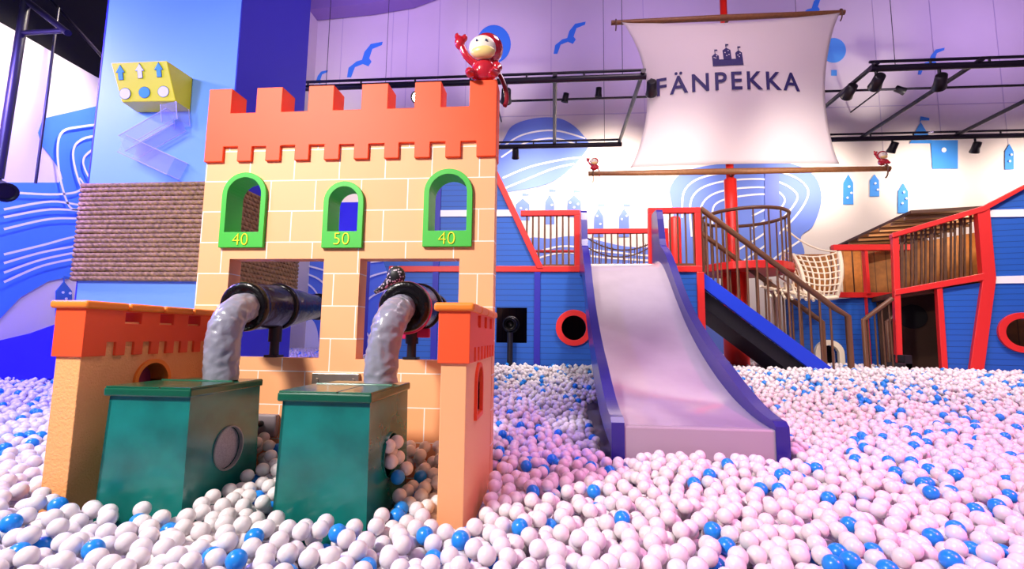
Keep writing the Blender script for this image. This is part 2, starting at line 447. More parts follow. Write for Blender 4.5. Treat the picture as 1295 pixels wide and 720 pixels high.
pcastle(1072, 259, 13, 38, M_mblue, ((0, 16), (3, 24), (-2, 30)), flag=False)
pcastle(1105, 249, 12, 28, M_mblue, ((0, 12), (3, 20)), flag=False)
pcastle(1141, 270, 13, 38, M_mblue, ((0, 12), (3, 20), (-2, 26)), flag=False)
pcastle(1275, 215, 11, 32, M_mblue, ((1, 14), (-1, 22)), flag=False)
o = decal('painted_castle', [(1149, 182), (1163, 155), (1177, 178), (1210, 178), (1210, 214), (1178, 214), (1176, 182)], M_mblue, wall_back, Y=WY)
decal('painted_window', circ(1191, 191, 3, 12), M_mline, o, Y=WY, off=.045)
decal('painted_flag', [(1162, 156), (1163, 148), (1174, 150), (1174, 153), (1164, 153)], M_mblue, o, Y=WY)
# contour line hills
h = decal('painted_hill', sm2([(632, 184), (648, 160), (680, 150), (712, 152), (736, 170), (742, 190), (700, 230), (640, 244), (600, 250), (596, 210)]), M_mlight, wall_back, Y=WY)
linestrip('contour_line', [[(632, 190), (660, 172), (700, 166), (740, 176)], [(634, 200), (664, 182), (700, 176), (730, 184)], [(636, 226), (670, 212), (710, 203), (735, 200)], [(636, 240), (670, 226), (700, 214), (726, 208)]], M_mline, h, Y=WY, w=.05)
h = decal('painted_hill', sm2([(850, 262), (848, 236), (870, 216), (930, 206), (990, 206), (1026, 220), (1038, 250), (1028, 285), (1012, 300), (1008, 330), (900, 345), (862, 320)]), M_mlight, wall_back, Y=WY)
linestrip('contour_line', [[(862, 276), (866, 240), (900, 222), (980, 218), (1018, 236), (1014, 262), (980, 300), (940, 330)],
    [(874, 300), (874, 252), (905, 232), (970, 228), (1005, 244), (1000, 264), (968, 294), (930, 318)],
    [(888, 300), (886, 262), (910, 243), (966, 238), (990, 250), (984, 266), (950, 290)],
    [(900, 285), (903, 260), (930, 250), (970, 247), (974, 260), (950, 274)], [(1012, 304), (1000, 312), (980, 326), (960, 345)]], M_mline, h, Y=WY, w=.05)
decal('painted_strip', [(966, 212), (984, 212), (984, 300), (966, 320)], mat('mural_violet', '6d7fe4', .7), h, Y=WY, off=.03)
h = decal('painted_hill', sm2([(655, 318), (700, 302), (735, 300), (790, 312), (830, 312), (870, 300), (905, 345), (905, 470), (655, 470)]), M_mlight, wall_back, Y=WY)
linestrip('contour_line', [[(660, 326), (710, 312), (760, 318), (820, 324)], [(660, 334), (710, 320), (760, 326), (820, 330)]], M_mline, h, Y=WY, w=.05)
h = decal('painted_hill', sm2([(395, 325), (440, 318), (500, 322), (520, 380), (510, 460), (420, 470), (400, 470), (384, 400)]), mat('mural_mid_blue', '5a80e4', .7), wall_back, Y=WY)
linestrip('contour_line', [[(380, 334), (410, 342), (440, 352)], [(380, 344), (405, 354), (425, 376)], [(380, 354), (398, 366), (412, 392)], [(455, 334), (486, 330), (500, 328)], [(456, 362), (470, 350), (500, 342)], [(470, 430), (460, 408), (466, 380), (490, 366)]], M_mline, h, Y=WY, w=.05)
decal('painted_hill', sm2([(376, 470), (380, 425), (392, 404), (402, 420), (404, 470)]), M_mline, wall_back, Y=WY, off=.02)
# left wall mural
LX = -7.0
h = decal('painted_sky', [(48, 168), (54, 150), (140, 130), (200, 128), (200, 345), (110, 345), (60, 356), (25, 376), (0, 402), (-30, 420), (-30, 231), (74, 231), (79, 226), (76, 216), (62, 196), (52, 184)], mat('mural_deep_blue', '4b8df0', .7), wall_left, X=LX)
lines = [[(105, 262), (84, 262), (70, 215), (72, 170), (100, 160), (133, 157)], [(110, 246), (98, 236), (88, 195), (100, 176), (133, 170)], [(118, 240), (104, 216), (102, 200), (116, 188), (135, 184)], [(125, 235), (114, 214), (116, 200), (137, 192)],
         [(0, 243), (60, 246), (92, 243), (101, 234), (96, 225)], [(0, 265), (60, 255), (100, 260), (112, 259)], [(0, 275), (60, 265), (111, 268)], [(0, 290), (60, 277), (111, 277)], [(0, 322), (50, 310), (88, 300), (108, 300)], [(0, 333), (50, 319), (106, 309)], [(0, 345), (50, 328), (105, 317)], [(0, 357), (50, 336), (104, 325)]]
linestrip('contour_line', lines, M_mline, h, X=LX, w=.03)
pcastle(80, 400, 21, 44, mat('mural_navy', '3a6fc0', .7), ((-4, 14), (5, 15), (0, 22)), wall=wall_left, Y=None, X=LX)

# pillar with rope
PX0, PX1, PY0, PY1 = -4.93, -3.37, 4.5, 5.85
pil = struct(MB().box((PX0, PY0, FL), (PX1, PY1, 12.2)).build('wall_pillar', M_pillar))
MB().box((PX1, PY0 + .005, FL), (PX1 + .012, PY1, 12.2)).build('blue_side_panel', M_pillarside, pil)
MB().box((PX0 - .012, PY0 - .004, FL), (PX0, PY1, 12.2)).build('blue_side_panel', M_pillarside, pil)
def rope_mat():
    m = mat('jute_rope', 'b08a58', .9, var=.45, vscale=30); nt = m.node_tree; b = nt.nodes['Principled BSDF']
    w = nt.nodes.new('ShaderNodeTexWave'); w.inputs['Scale'].default_value = 9; w.inputs['Distortion'].default_value = 2; w.bands_direction = 'DIAGONAL'
    tc = nt.nodes.new('ShaderNodeTexCoord'); nt.links.new(tc.outputs['Object'], w.inputs['Vector'])
    bp = nt.nodes.new('ShaderNodeBump'); bp.inputs['Strength'].default_value = .6; bp.inputs['Distance'].default_value = .02
    nt.links.new(w.outputs['Fac'], bp.inputs['Height']); nt.links.new(bp.outputs[0], b.inputs['Normal'])
    return m
mb = MB(); nro = 21; z0, z1 = 1.76, 2.80
for k in range(nro):
    z = z0 + (z1 - z0) * (k + .5) / nro; r = (z1 - z0) / nro * .54
    e = .03; P = []
    cs = [(PX0, PY0), (PX1, PY0), (PX1, PY1), (PX0, PY1)]
    for i, (x, y) in enumerate(cs):
        sx = -1 if x == PX0 else 1; sy = -1 if y == PY0 else 1
        nx, ny = cs[(i + 1) % 4]
        for t in range(0, 10):
            tt = t / 10
            P.append((x + (nx - x) * tt + sx * e * (1 if t == 0 else (1 if abs(nx - x) < .01 else 1 - 0 * tt)) * (1 if abs(nx - x) < .01 or t == 0 else 1 - 2 * tt), y + (ny - y) * tt + sy * e * (1 if abs(ny - y) < .01 or t == 0 else 1 - 2 * tt), z + .006 * noise.noise(Vector((x + tt * 3, y, k * 1.7)))))
    mb.tube(P, r, 8, closed=True)
mb.build('rope_wrap', rope_mat(), pil)
struct(MB().box((-4.36, 9.0, FL + .3), (-3.80, 9.5, 3.89)).build('wall_partition', M_pillarside))

# ------------------------------------------------------------------ big castle facade
CXR = -.363; CYF = 2.98; CT = .12
def U(u): return CXR + u
brk = None
def castle():
    global BRX, BRZ
    BRX = -(CXR - 1.391) + 20 * .3175; BRZ = -(2.281 - CASTLE_Z) + 20 * .2125
    m = brick_mat()
    root = thing('castle_facade', 'tall peach toy castle front with orange battlements and three numbered windows', 'castle', (-1.37, 3.04, CASTLE_Z))
    # object coordinates of the panel are relative to the root
    BX = U(-1.391) - (-1.37)
    m.node_tree.nodes['Mapping'].inputs['Location'].default_value = (-BX + BROFF, -(2.281 - CASTLE_Z) + 20 * .2125, 0)
    holes = [[(U(a), b) for a, b in rect(-1.806, -1.146, 1.09, 1.743)], [(U(a), b) for a, b in rect(-.900, -.240, 1.09, 1.743)]]
    wins = [(-1.880, -1.566, 1.817, 2.336, '40'), (-1.160, -.886, 1.812, 2.262, '50'), (-.481, -.160, 1.817, 2.335, '40')]
    for a0, a1, b0, b1, t in wins: holes.append([(U(a), b) for a, b in arch(a0 + .01, a1 - .01, b0 + .01, b1 - .01)])
    MB().prism([(U(a), b) for a, b in rect(-2.03, -.017, CASTLE_Z, 2.60)], holes, CT, plXZ(CYF + CT / 2)).build('wall_panel', m, root)
    mer = [(-2.037, -1.869), (-1.687, -1.5), (-1.312, -1.131), (-.936, -.751), (-.568, -.386), (-.195, -.012)]
    den = [(-2.037, -1.902), (-1.798, -1.695), (-1.594, -1.491), (-1.387, -1.286), (-1.180, -1.074), (-.972, -.871), (-.763, -.663), (-.557, -.452), (-.349, -.246), (-.142, -.012)]
    out = []
    for a, b in den: out += [(a, 2.521), (a, 2.416), (b, 2.416), (b, 2.521)]
    out = out[1:-1]
    up = []
    for a, b in reversed(mer): up += [(b, 2.763), (b, 2.942), (a, 2.942), (a, 2.763)]
    out += up[1:-1]
    MB().prism([(U(a), b) for a, b in out], [], CT + .04, plXZ(CYF + CT / 2)).build('battlement', M_orange, root, bevel=.004)
    for (a0, a1, b0, b1, t), txl in zip(wins, ('left', 'middle', 'right')):
        sill = 1.922
        w = MB().prism([(U(a), b) for a, b in arch(a0, a1, b0, b1)], [[(U(a), b) for a, b in arch(a0 + .036, a1 - .036, sill, b1 - .036)]], CT + .05, plXZ(CYF + CT / 2)).build('window_surround', M_green, root, bevel=.005)
        v, f = text_mesh(t, .118, 1.0, -.0022, .003)
        cx = U((a0 + a1) / 2)
        lab(MB().add([(p[0] + cx, CYF - .027 - p[2], p[1] + 1.832) for p in v], f).build('number', M_yellowtx, w), 'yellow number %s' % t)
    # wall socket box low on the panel
    return root
CASTLE_Z = FL - .02; BROFF = .15875
castle_root = castle()

def side_wall(x0, x1, y0, y1, label, inner):
    root = thing('castle_side_wall', label, 'castle wall', ((x0 + x1) / 2, (y0 + y1) / 2, CASTLE_Z), 'low walls of the toy castle')
    ar = arch(2.345, 2.545, .86, 1.094) if x0 > -1 else arch(2.44, 2.64, .80, 1.075)
    if x0 > -1: ar = arch(2.36, 2.53, .86, 1.092)
    MB().prism(rect(y0, y1, CASTLE_Z, 1.30), [ar], x1 - x0, plYZ((x0 + x1) / 2)).build('body', M_stucco if x0 < -1 else M_peach, root, bevel=.004)
    def grow(l, e): # frame around the arch
        ys = [p[0] for p in l]; zs = [p[1] for p in l]; return arch(min(ys) - e, max(ys) + e, min(zs) - e, max(zs) + e)
    MB().prism(grow(ar, .022), [ar], x1 - x0 + .03, plYZ((x0 + x1) / 2)).build('arch_frame', M_coping if x0 < -1 else M_redor, root, bevel=.006)
    if x0 < -1: MB().prism(grow(ar, -.002), [], .02, plYZ(x0 + .03)).build('arch_panel', mat('magenta_light_tint', 'b03a66', .6), root)  # added panel, its colour paints in the magenta light showing through the arch
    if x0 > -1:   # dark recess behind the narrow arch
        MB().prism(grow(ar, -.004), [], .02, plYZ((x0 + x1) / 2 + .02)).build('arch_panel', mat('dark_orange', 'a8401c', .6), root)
    # band with teeth, two notch rows
    n = 7; out = [(y0 - .012, 1.36), (y0 - .012, 1.125)]; L = (y1 - y0); a = y0 + .10
    st = (L - .10) / n
    for k in range(n):
        out += [(a + st * k + st * .12, 1.125), (a + st * k + st * .12, 1.195), (a + st * k + st * .60, 1.195), (a + st * k + st * .60, 1.125)]
    out += [(y1, 1.125), (y1, 1.36)]
    notches = [rect(y0 + L * q, y0 + L * q + .10, 1.29, 1.352) for q in (.24, .50, .75)]
    MB().prism(out, notches, x1 - x0 + .028, plYZ((x0 + x1) / 2)).build('battlement_band', M_redor, root, bevel=.003)
    ed = [0, .27, .53, .78, 1.0]
    for k in range(4):
        ya, yb = y0 - .03 + (L + .03) * ed[k] + (.004 if k else 0), y0 - .03 + (L + .03) * ed[k + 1] - .004
        MB().box((x0 - .035, ya, 1.358), (x1 + .035, yb, 1.397)).build('coping', M_coping, root, bevel=.014, segs=3)
    return root
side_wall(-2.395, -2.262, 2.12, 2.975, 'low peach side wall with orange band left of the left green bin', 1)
side_wall(-.500, -.383, 2.115, 2.975, 'low peach side wall with orange band right of the right green bin', 0)

# socket box and steel plate on the castle foot
t = thing('socket_box', 'grey plug socket box low on castle wall between the green bins', 'socket', (-1.82, 2.955, .60))
MB().box((-1.895, 2.935, .595), (-1.745, 2.979, .735)).build('housing', mat('grey_plastic', '8f8288', .4), t, bevel=.01)
MB().tube([(-1.84, 2.94, .68), (-1.84, 2.89, .67), (-1.845, 2.88, .62), (-1.85, 2.885, .57)], .008, 8).lathe([(0, .018), (.03, .02), (.045, .01)], (-1.84, 2.938, .68), (0, -1, 0), 14).build('plug', M_blackm, t)
t = thing('steel_plate', 'small steel plate fixed on castle wall behind the right bin', 'plate', (-1.38, 2.97, .93))
MB().box((-1.535, 2.955, .88), (-1.225, 2.979, 1.0)).build('plate', M_steel, t, bevel=.004)
for x in (-1.50, -1.26): MB().lathe([(0, .014), (.008, .012)], (x, 2.955, .955), (0, -1, 0), 12).build('screw', M_steel, t)

# ------------------------------------------------------------------ green ball bins
def bin_(xr, yf, label, grille, DD):
    W, D, Zt = .40, DD, .958
    root = thing('ball_bin', label, 'bin', (xr - W / 2, yf + D / 2, CASTLE_Z), 'green steel ball bins')
    x0, x1, y0, y1 = xr - W, xr, yf, yf + D; e = .012; zb = CASTLE_Z; th = .012
    mb = MB()
    def pane(b0, b1, t0, t1, nin):   # slab between bottom edge b0-b1 and top edge t0-t1, thickness inward
        n = Vector(nin) * th
        q = [Vector(b0), Vector(b1), Vector(t1), Vector(t0)]
        v = q + [p + n for p in q]
        mb.add(v, [(0, 1, 2, 3), (7, 6, 5, 4), (0, 4, 5, 1), (1, 5, 6, 2), (2, 6, 7, 3), (3, 7, 4, 0)])
    pane((x0 - e, y0 - e, zb), (x1 + e, y0 - e, zb), (x0, y0, Zt), (x1, y0, Zt), (0, 1, 0))
    pane((x1 + e, y1, zb), (x0 - e, y1, zb), (x1, y1, Zt), (x0, y1, Zt), (0, -1, 0))
    pane((x0 - e, y1, zb), (x0 - e, y0 - e, zb), (x0, y1, Zt), (x0, y0, Zt), (1, 0, 0))
    hy, hz, hr = yf + .285, .655, .108
    # right side panel with its round hole, leaning like the others
    H = Zt - zb; k = e / H; sc = math.sqrt(1 + k * k)
    M = Matrix(((0, -k / sc, 1, x1 + e), (1, 0, 0, 0), (0, 1 / sc, k, zb), (0, 0, 0, 1)))
    ho = [(y, z * sc) for y, z in circ(hy, hz - zb, hr)]
    mb.prism([(y0 - e, 0), (y1, 0), (y1, H * sc), (y0, H * sc)], [ho], th, M)
    body = mb.build('body', M_bin, root)
    xs = x1 + e * (1 - (hz - zb) / H)
    ring = MB().prism(circ(hy, hz, hr + .004), [circ(hy, hz, hr - .004)], .02, plYZ(xs + .004)).build('hole_ring', mat('pale_ring', '8c8a8a', .35) if grille else M_bin, root, bevel=.003)
    if grille:
        MB().prism(circ(hy, hz, hr - .006), [], .006, plYZ(xs - .012)).build('grille', M_mesh, root)
    # lid: fixed rear plate, hinged front flap, rolled rim
    lz = Zt + .028
    MB().box((x0 - .018, y0 - .02, Zt - .012), (x1 + .018, y1 + .01, lz)).build('lid', M_binlid, root, bevel=.008)
    MB().box((x0 - .014, y0 - .014, lz - .002), (x1 - W * .36, y0 + D * .55, lz + .007)).build('lid_flap', M_binlid, root, bevel=.003)
    MB().box((x1 - W * .36 + .006, y0 - .014, lz - .002), (x1 + .014, y0 + D * .55, lz + .007)).build('lid_flap', M_binlid, root, bevel=.003)
    MB().tube([(x0, y0 + D * .56, lz + .006), (x1, y0 + D * .56, lz + .006)], .007, 8).build('hinge', M_binlid, root)
    return root, (xs, hy, hz, hr), lz + .004
binA, holeA, lidz = bin_(-1.69, 2.12, 'left green ball bin with round grey grille on its side', True, .53)
binB, holeB, _ = bin_(-.815, 2.09, 'right green ball bin with balls spilling from its side hole', False, .55)

# ------------------------------------------------------------------ hoses and cannons
def cannon(x, y0, z0, yaw, pitch, label, L=.98, magenta=False, foot=None, sc=1.0):
    root = thing('ball_cannon', label, 'toy cannon', (x, y0, z0), 'black ball cannons')
    ax = Vector((math.sin(yaw) * math.cos(pitch), math.cos(yaw) * math.cos(pitch), math.sin(pitch)))
    o = Vector((x, y0, z0)); q = lambda d, r: (d * sc, r * sc)
    MB().lathe([q(.0, .085), q(-.015, .092), q(-.012, .138), q(.0, .15), q(.03, .152), q(.055, .148), q(.06, .13)], o, ax, 40).build('breech_disc', M_black, root)
    MB().lathe([q(.05, .140), q(.12, .146), q(.26, .146), q(.42, .143), q(.55, .130), q(.70, .108), q(.86 * L / .98, .094), q(L - .08, .090)], o, ax, 40).build('barrel', M_black, root)
    MB().lathe([q(.33, .14), q(.335, .156), q(.36, .160), q(.385, .156), q(.39, .14)], o, ax, 40).build('band', M_black, root)
    MB().lathe([q(L - .1, .088), q(L - .095, .104), q(L - .03, .108), q(L, .102), q(L, .07), q(L - .07, .068), q(L - .07, .001)], o, ax, 40).build('muzzle', M_black, root)
    if foot is not None:
        fx, fy, fz = foot; c = o + ax * (fy - y0) / ax.y
        st = MB().tube([(fx, fy, fz + .012), (fx, fy, fz + .10)], .030, 14).box((fx - .045, fy - .04, fz), (fx + .045, fy + .04, fz + .014))
        st.tube([(fx, fy, fz + .10), (fx, fy, c.z - .12)], .042, 14).build('stand', M_blackm, root, bevel=0)
    if magenta:
        MB().lathe([(.075, .12), (.075, .160), (.10, .163), (.125, .158), (.125, .12)], o + Vector((-.016, 0, -.006)), ax, 40).build('rim', M_magenta, root)
        fx, fy, fz = foot
        lab(MB().box((fx - .10, fy - .02, fz + .13), (fx - .035, fy + .01, fz + .19)).box((fx + .035, fy - .02, fz + .14), (fx + .12, fy + .01, fz + .20)).build('bracket', M_magenta, root, bevel=.006), 'magenta bracket')
        P = smooth_path([atY(474, 370, 2.84), atY(485, 363, 2.84), atY(494, 355, 2.84), atY(501, 349, 2.84)], 6)
        n = len(P)
        lab(MB().tube(P, [.012 + .036 * (i / (n - 1)) ** 1.3 for i in range(n)], 16).sphere(P[-1], .054, sc=(1.05, 1, 1.15)).build('handle', M_ptn, root), 'black handle with a pale leopard pattern')
    return root
cannon(-1.872, 2.72, 1.407, 0, R_(3.5), 'black ball cannon in the left opening of the castle', foot=(-1.850, 3.04, 1.092))
cannon(-.873, 2.72, 1.414, R_(-2.5), R_(3), 'black ball cannon with magenta rim in the right castle opening', L=.88, magenta=True, foot=(-.915, 3.04, 1.092))
def hose(pts, label, r=.084):
    P = smooth_path(pts, 16); n = len(P)
    rr = [r * (1 + .05 * noise.noise(p * 12) - .10 * ss(.75, 1, i / (n - 1))) for i, p in enumerate(P)]
    root = MB().tube(P, rr, 48, wob=.085).build('ball_hose', M_hose)
    return tag(root, label, 'hose', 'grey ball hoses')
def hp(lst): return [tuple(atY(x, y, Y)) for x, y, Y in lst]
hose(hp([(281, 483, 2.50), (280, 462, 2.50), (282, 432, 2.50), (287, 410, 2.52), (297, 396, 2.58), (309, 389, 2.68), (316, 388.5, 2.742)]), 'grey vinyl hose rising from the left green bin to its cannon', .086)
hose(hp([(482, 485, 2.52), (482, 465, 2.52), (486, 435, 2.52), (492, 412, 2.54), (499, 398, 2.60), (506, 391, 2.68), (510, 389, 2.742)]), 'grey vinyl hose rising from the right green bin to its cannon', .086)

# ------------------------------------------------------------------ monkey figures
def monkey(name, label, base, s, wave=True):
    bx, by, bz = base
    root = thing(name, label, 'figurine', base)
    c = Vector(base); mb = MB()
    S = lambda p: c + Vector(p) * s
    mb.sphere(S((0, 0, .075)), .075 * s, sc=(1, .9, 1))
    mb.sphere(S((.010, .004, .214)), .090 * s, sc=(1.0, .9, .95))
    mb.tube(smooth_path([S((-.05, -.02, .11)), S((-.10, -.03, .155)), S((-.125, -.03, .205))], 4), [.021 * s] * 9, 10)
    mb.sphere(S((-.14, -.035, .235)), .034 * s, sc=(.85, .7, 1.15)); mb.sphere(S((-.112, -.035, .262)), .016 * s, sc=(1, .8, 1.4)); mb.sphere(S((-.155, -.035, .272)), .015 * s, sc=(1, .8, 1.4))
    mb.tube(smooth_path([S((.055, -.02, .12)), S((.085, -.04, .075)), S((.06, -.075, .045))], 4), [.019 * s] * 9, 10)
    for q in (-1, 1):
        mb.tube(smooth_path([S((q * .045, -.03, .035)), S((q * .075, -.075, .04)), S((q * .06, -.085, .012))], 4), [.024 * s] * 9, 10)
        mb.sphere(S((q * .062, -.10, .014)), .026 * s, sc=(.9, 1.3, .55))
    for q in (-1, 1): mb.sphere(S((q * .08, -.005, .215)), .024 * s, sc=(.5, .8, 1))
    body = mb.build('body', M_monkey, root)
    rm = body.modifiers.new('fuse', 'REMESH'); rm.mode = 'VOXEL'; rm.voxel_size = .0055 * s; rm.use_smooth_shade = True
    f = MB().sphere(S((-.008, -.046, .190)), .076 * s, sc=(1, .66, .92)).build('face', M_face, root)
    MB().sphere(S((-.002, -.064, .156)), .056 * s, sc=(1.2, .62, .66)).build('muzzle', M_muzzle, f)
    for q in (-1, 1): MB().sphere(S((q * .026 - .008, -.094, .206)), .0065 * s, 10, 8).build('eye', mat('eye_blue', '2c4a6a', .2), f)
    MB().tube(smooth_path([S((.06, .03, .10)), S((.09, .02, .05)), S((.115, .01, -.02)), S((.125, .0, -.09)), S((.115, -.01, -.13))], 6), [.013 * s] * 25, 10).build('tail', mat('dark_red_gloss', '8a1f2c', .2, coat=.5), root)
    return root
monkey('monkey_figure', 'glossy red monkey figure waving on the rightmost castle merlon', (U(-.105), 3.03, 2.944), 1.22)

# ------------------------------------------------------------------ wide grey slide
def slide():
    x0, x1 = .385, 1.51; rt = .085
    root = thing('wide_slide', 'wide grey slide with violet-blue side rails in the pit centre', 'slide', ((x0 + x1) / 2, 5.0, FL))
    bed = [(6.97, 2.275), (6.6, 2.265), (6.3, 2.16), (6.0, 1.95), (5.6, 1.62), (5.15, 1.29), (4.6, .99), (4.1, .79), (3.7, .705), (3.32, .665)]
    B = [(p.x, p.y) for p in smooth_path([(y, z, 0) for y, z in bed], 6)]
    mb = MB(); v = []; f = []
    xs_ = [x0 + rt * .6, x0 + rt + .05, x1 - rt - .05, x1 - rt * .6]; up_ = [.055, 0, 0, .055]
    for y, z in B: v += [(x, y, z + u * ss(3.4, 4.2, y)) for x, u in zip(xs_, up_)] + [(xs_[0], y, z - .05), (xs_[3], y, z - .05)]
    for i in range(len(B) - 1):
        a, b = 6 * i, 6 * i + 6
        f += [(a + k, b + k, b + k + 1, a + k + 1) for k in range(3)] + [(a + 4, a + 5, b + 5, b + 4)]
    mb.add(v, f, True); mb.build('bed', M_bedgrey, root)
    MB().box((x0 + rt * .6, 3.27, .45), (x1 - rt * .6, 3.335, .668)).build('end_lip', mat('grey_lip', 'a39aa4', .35), root, bevel=.012)
    ys = np.linspace(6.96, 3.26, 90); by = np.array([p[0] for p in B])[::-1]; bz = np.array([p[1] for p in B])[::-1]
    top2 = []
    for y in ys:
        z = float(np.interp(y, by, bz)); h = .055 + .145 * ss(3.3, 4.3, y)
        h += .06 * ss(5.4, 6.2, y) + .50 * ss(6.40, 6.62, y)
        top2.append((float(y), z + h))
    top2[0] = (6.96, top2[0][1] - .05); top2[-1] = (3.26, top2[-1][1] - .03)
    bot = [(float(y), float(np.interp(y, by, bz)) - .14) for y in ys[::-1]]
    bot[0] = (3.26, .45); bot[1] = (ys[-2], .45)
    for xa in (x0, x1 - rt):
        MB().prism(top2 + bot, [], rt, plYZ(xa + rt / 2)).build('side_rail', M_rail, root, bevel=.022, segs=3)
    return root
slide()

# ------------------------------------------------------------------ play ship: bow, deck, rails
SY = 7.0
bow = thing('ship_bow', 'blue planked ship bow with red edge and porthole left of slide', 'play ship', (-1.0, 7.6, FL + .3))
FZ = FL + .30
outl = pxY([(480, 470), (490, 346), (484, 329), (462, 240), (448, 160)], SY) + [(-1.30, 4.55), (-.20, 2.25), (2.14, 2.25), (2.14, FZ)]
outl[0] = (-2.42, FZ)
por = (.30, 1.38)
sq = pxY([(628, 434), (667, 434), (667, 388), (628, 388)], SY); sq = rect(-.84, -.385, 1.15, 1.67)
MB().prism(outl, [circ(*por, .18), sq], .07, plXZ(SY + .035)).build('hull_panel', M_hull, bow)
MB().prism(circ(*por, .262), [circ(*por, .178)], .05, plXZ(SY - .02)).build('porthole_ring', M_red, bow, bevel=.012)
MB().box((-2.3, 8.2, FZ), (2.1, 8.25, 2.1)).build('inner_wall', mat('dark_brown_wood', '3a2014', .7, planks=-.12), bow)
MB().box((-2.5, SY - .025, 2.2), (2.14, SY + .04, 2.29)).build('deck_band', M_red, bow, bevel=.008)
mb = MB().prism([(-1.33, 4.55), (-1.23, 4.55), (-.14, 2.25), (-.24, 2.25)], [], .11, plXZ(SY + .02)); mb.build('red_edge', M_red, bow, bevel=.008)
MB().prism([(-2.74, 3.06), (-.57, 3.05), (-.62, 3.15), (-2.78, 3.16)], [], .02, plXZ(SY - .006)).build('white_stripe', M_white, bow)
for x, z0, z1 in ((-.225, FZ, 2.2), (-1.76, FZ, 4.5)):
    MB().box((x - .055, SY - .02, z0), (x + .035, SY + .01, z1)).build('batten', M_batten, bow)
MB().box((-.62, SY + .071, 2.10), (2.14, 8.4, 2.2)).build('deck', M_red, bow)
MB().box((2.06, SY - .03, FZ), (2.16, SY + .06, 2.2)).build('corner_post', M_red, bow, bevel=.008)
def bars(parent, a, b, n, ztop, zbot, m, r=.014, name='baluster'):
    for k in range(n):
        t = (k + .5) / n; x = a[0] + (b[0] - a[0]) * t; y = a[1] + (b[1] - a[1]) * t
        MB().tube([(x, y, ztop(t) if callable(ztop) else ztop), (x, y, zbot(t) if callable(zbot) else zbot)], r, 8).build(name, m, parent)
def railing(label, x0, x1, y, zt, zb, n, group='red deck railings', post=(True, True), r=.042, sl=0, x0b=None):
    root = thing('deck_railing', label, 'railing', ((x0 + x1) / 2, y, zb), group)
    MB().box((x0 - r, y - r, zt - 2 * r), (x1 + r, y + r, zt)).build('top_rail', M_red, root, bevel=.008)
    if post[0]: MB().box((x0 - r, y - r, zb), (x0 + r, y + r, zt - 2 * r)).build('post', M_red, root, bevel=.006)
    if post[1]: MB().box((x1 - r, y - r, zb), (x1 + r, y + r, zt - 2 * r)).build('post', M_red, root, bevel=.006)
    MB().box((x0, y - .02, zb + .01), (x1, y + .02, zb + .045)).build('bottom_rail', M_brown, root)
    if x0b is None: bars(root, (x0, y), (x1, y), n, zt - 2 * r, zb + .02, M_brown)
    else:
        for k in range(n):
            x = x0 + (x1 - x0) * (k + .6) / n
            z0 = max(zb + .02, 2.25 + (-.2 - x) * 2.09 + .06)
            MB().tube([(x, y, zt - .08), (x, y, z0)], .014, 8).build('baluster', M_brown, root)
    return root
railing('red framed deck railing between the bow and the slide', -.46, .36, SY + .14, 3.17, 2.29, 9, post=(False, True), x0b=1)
railing('red framed deck railing right of the slide top', 1.44, 2.11, SY + .06, 3.17, 2.29, 6)
railing('low red railing at the back of the deck behind slide', .42, 1.95, 8.34, 3.15, 2.2, 14, post=(True, True))
t = thing('deck_post', 'thick red post on the deck behind the right railing', 'post', (2.17, 8.3, 2.2))
MB().lathe([(0, .10), (1.05, .10), (1.09, .085), (1.09, .001)], (2.05, 8.1, 2.2), (0, 0, 1), 20).build('shaft', M_redmast, t)
MB().lathe([(0, .13), (.03, .13), (.04, .1)], (2.05, 8.1, 2.2), (0, 0, 1), 20).build('base_ring', M_red, t)
# sloped rail behind the left railing
t = thing('rear_stair_rail', 'brown sloped stair handrail behind the left deck railing', 'railing', (-.6, 8.6, 2.2))
a, b = atY(640, 284, 8.5), atY(668, 312, 8.5)
MB().tube([a, b, (b[0], b[1], 2.0)], .03, 10).build('handrail', M_brown, t)
MB().tube([(a[0], 8.5, a[2]), (a[0], 8.5, FZ)], .03, 8).tube([(b[0], 8.5, 2.0), (b[0], 8.5, FZ)], .03, 8).build('post', M_brown, t)
bars(t, (a[0], 8.5), (b[0], 8.5), 5, lambda q: a[2] + (b[2] - a[2]) * q, 2.0, M_brown, .012)
t = thing('rear_railing', 'distant low red railing seen behind the left deck railing', 'railing', (-.1, 9.6, 2.0))
a, b = atY(655, 318, 9.6), atY(732, 318, 9.6)
MB().tube([a, b], .03, 10).tube([a, (a[0], 9.6, FZ)], .03, 8).tube([b, (b[0], 9.6, FZ)], .03, 8).build('top_rail', M_red, t); bars(t, (a[0], 9.6), (b[0], 9.6), 10, a[2], a[2] - .6, mat('pale_rail', 'd8c8c8', .5), .012)
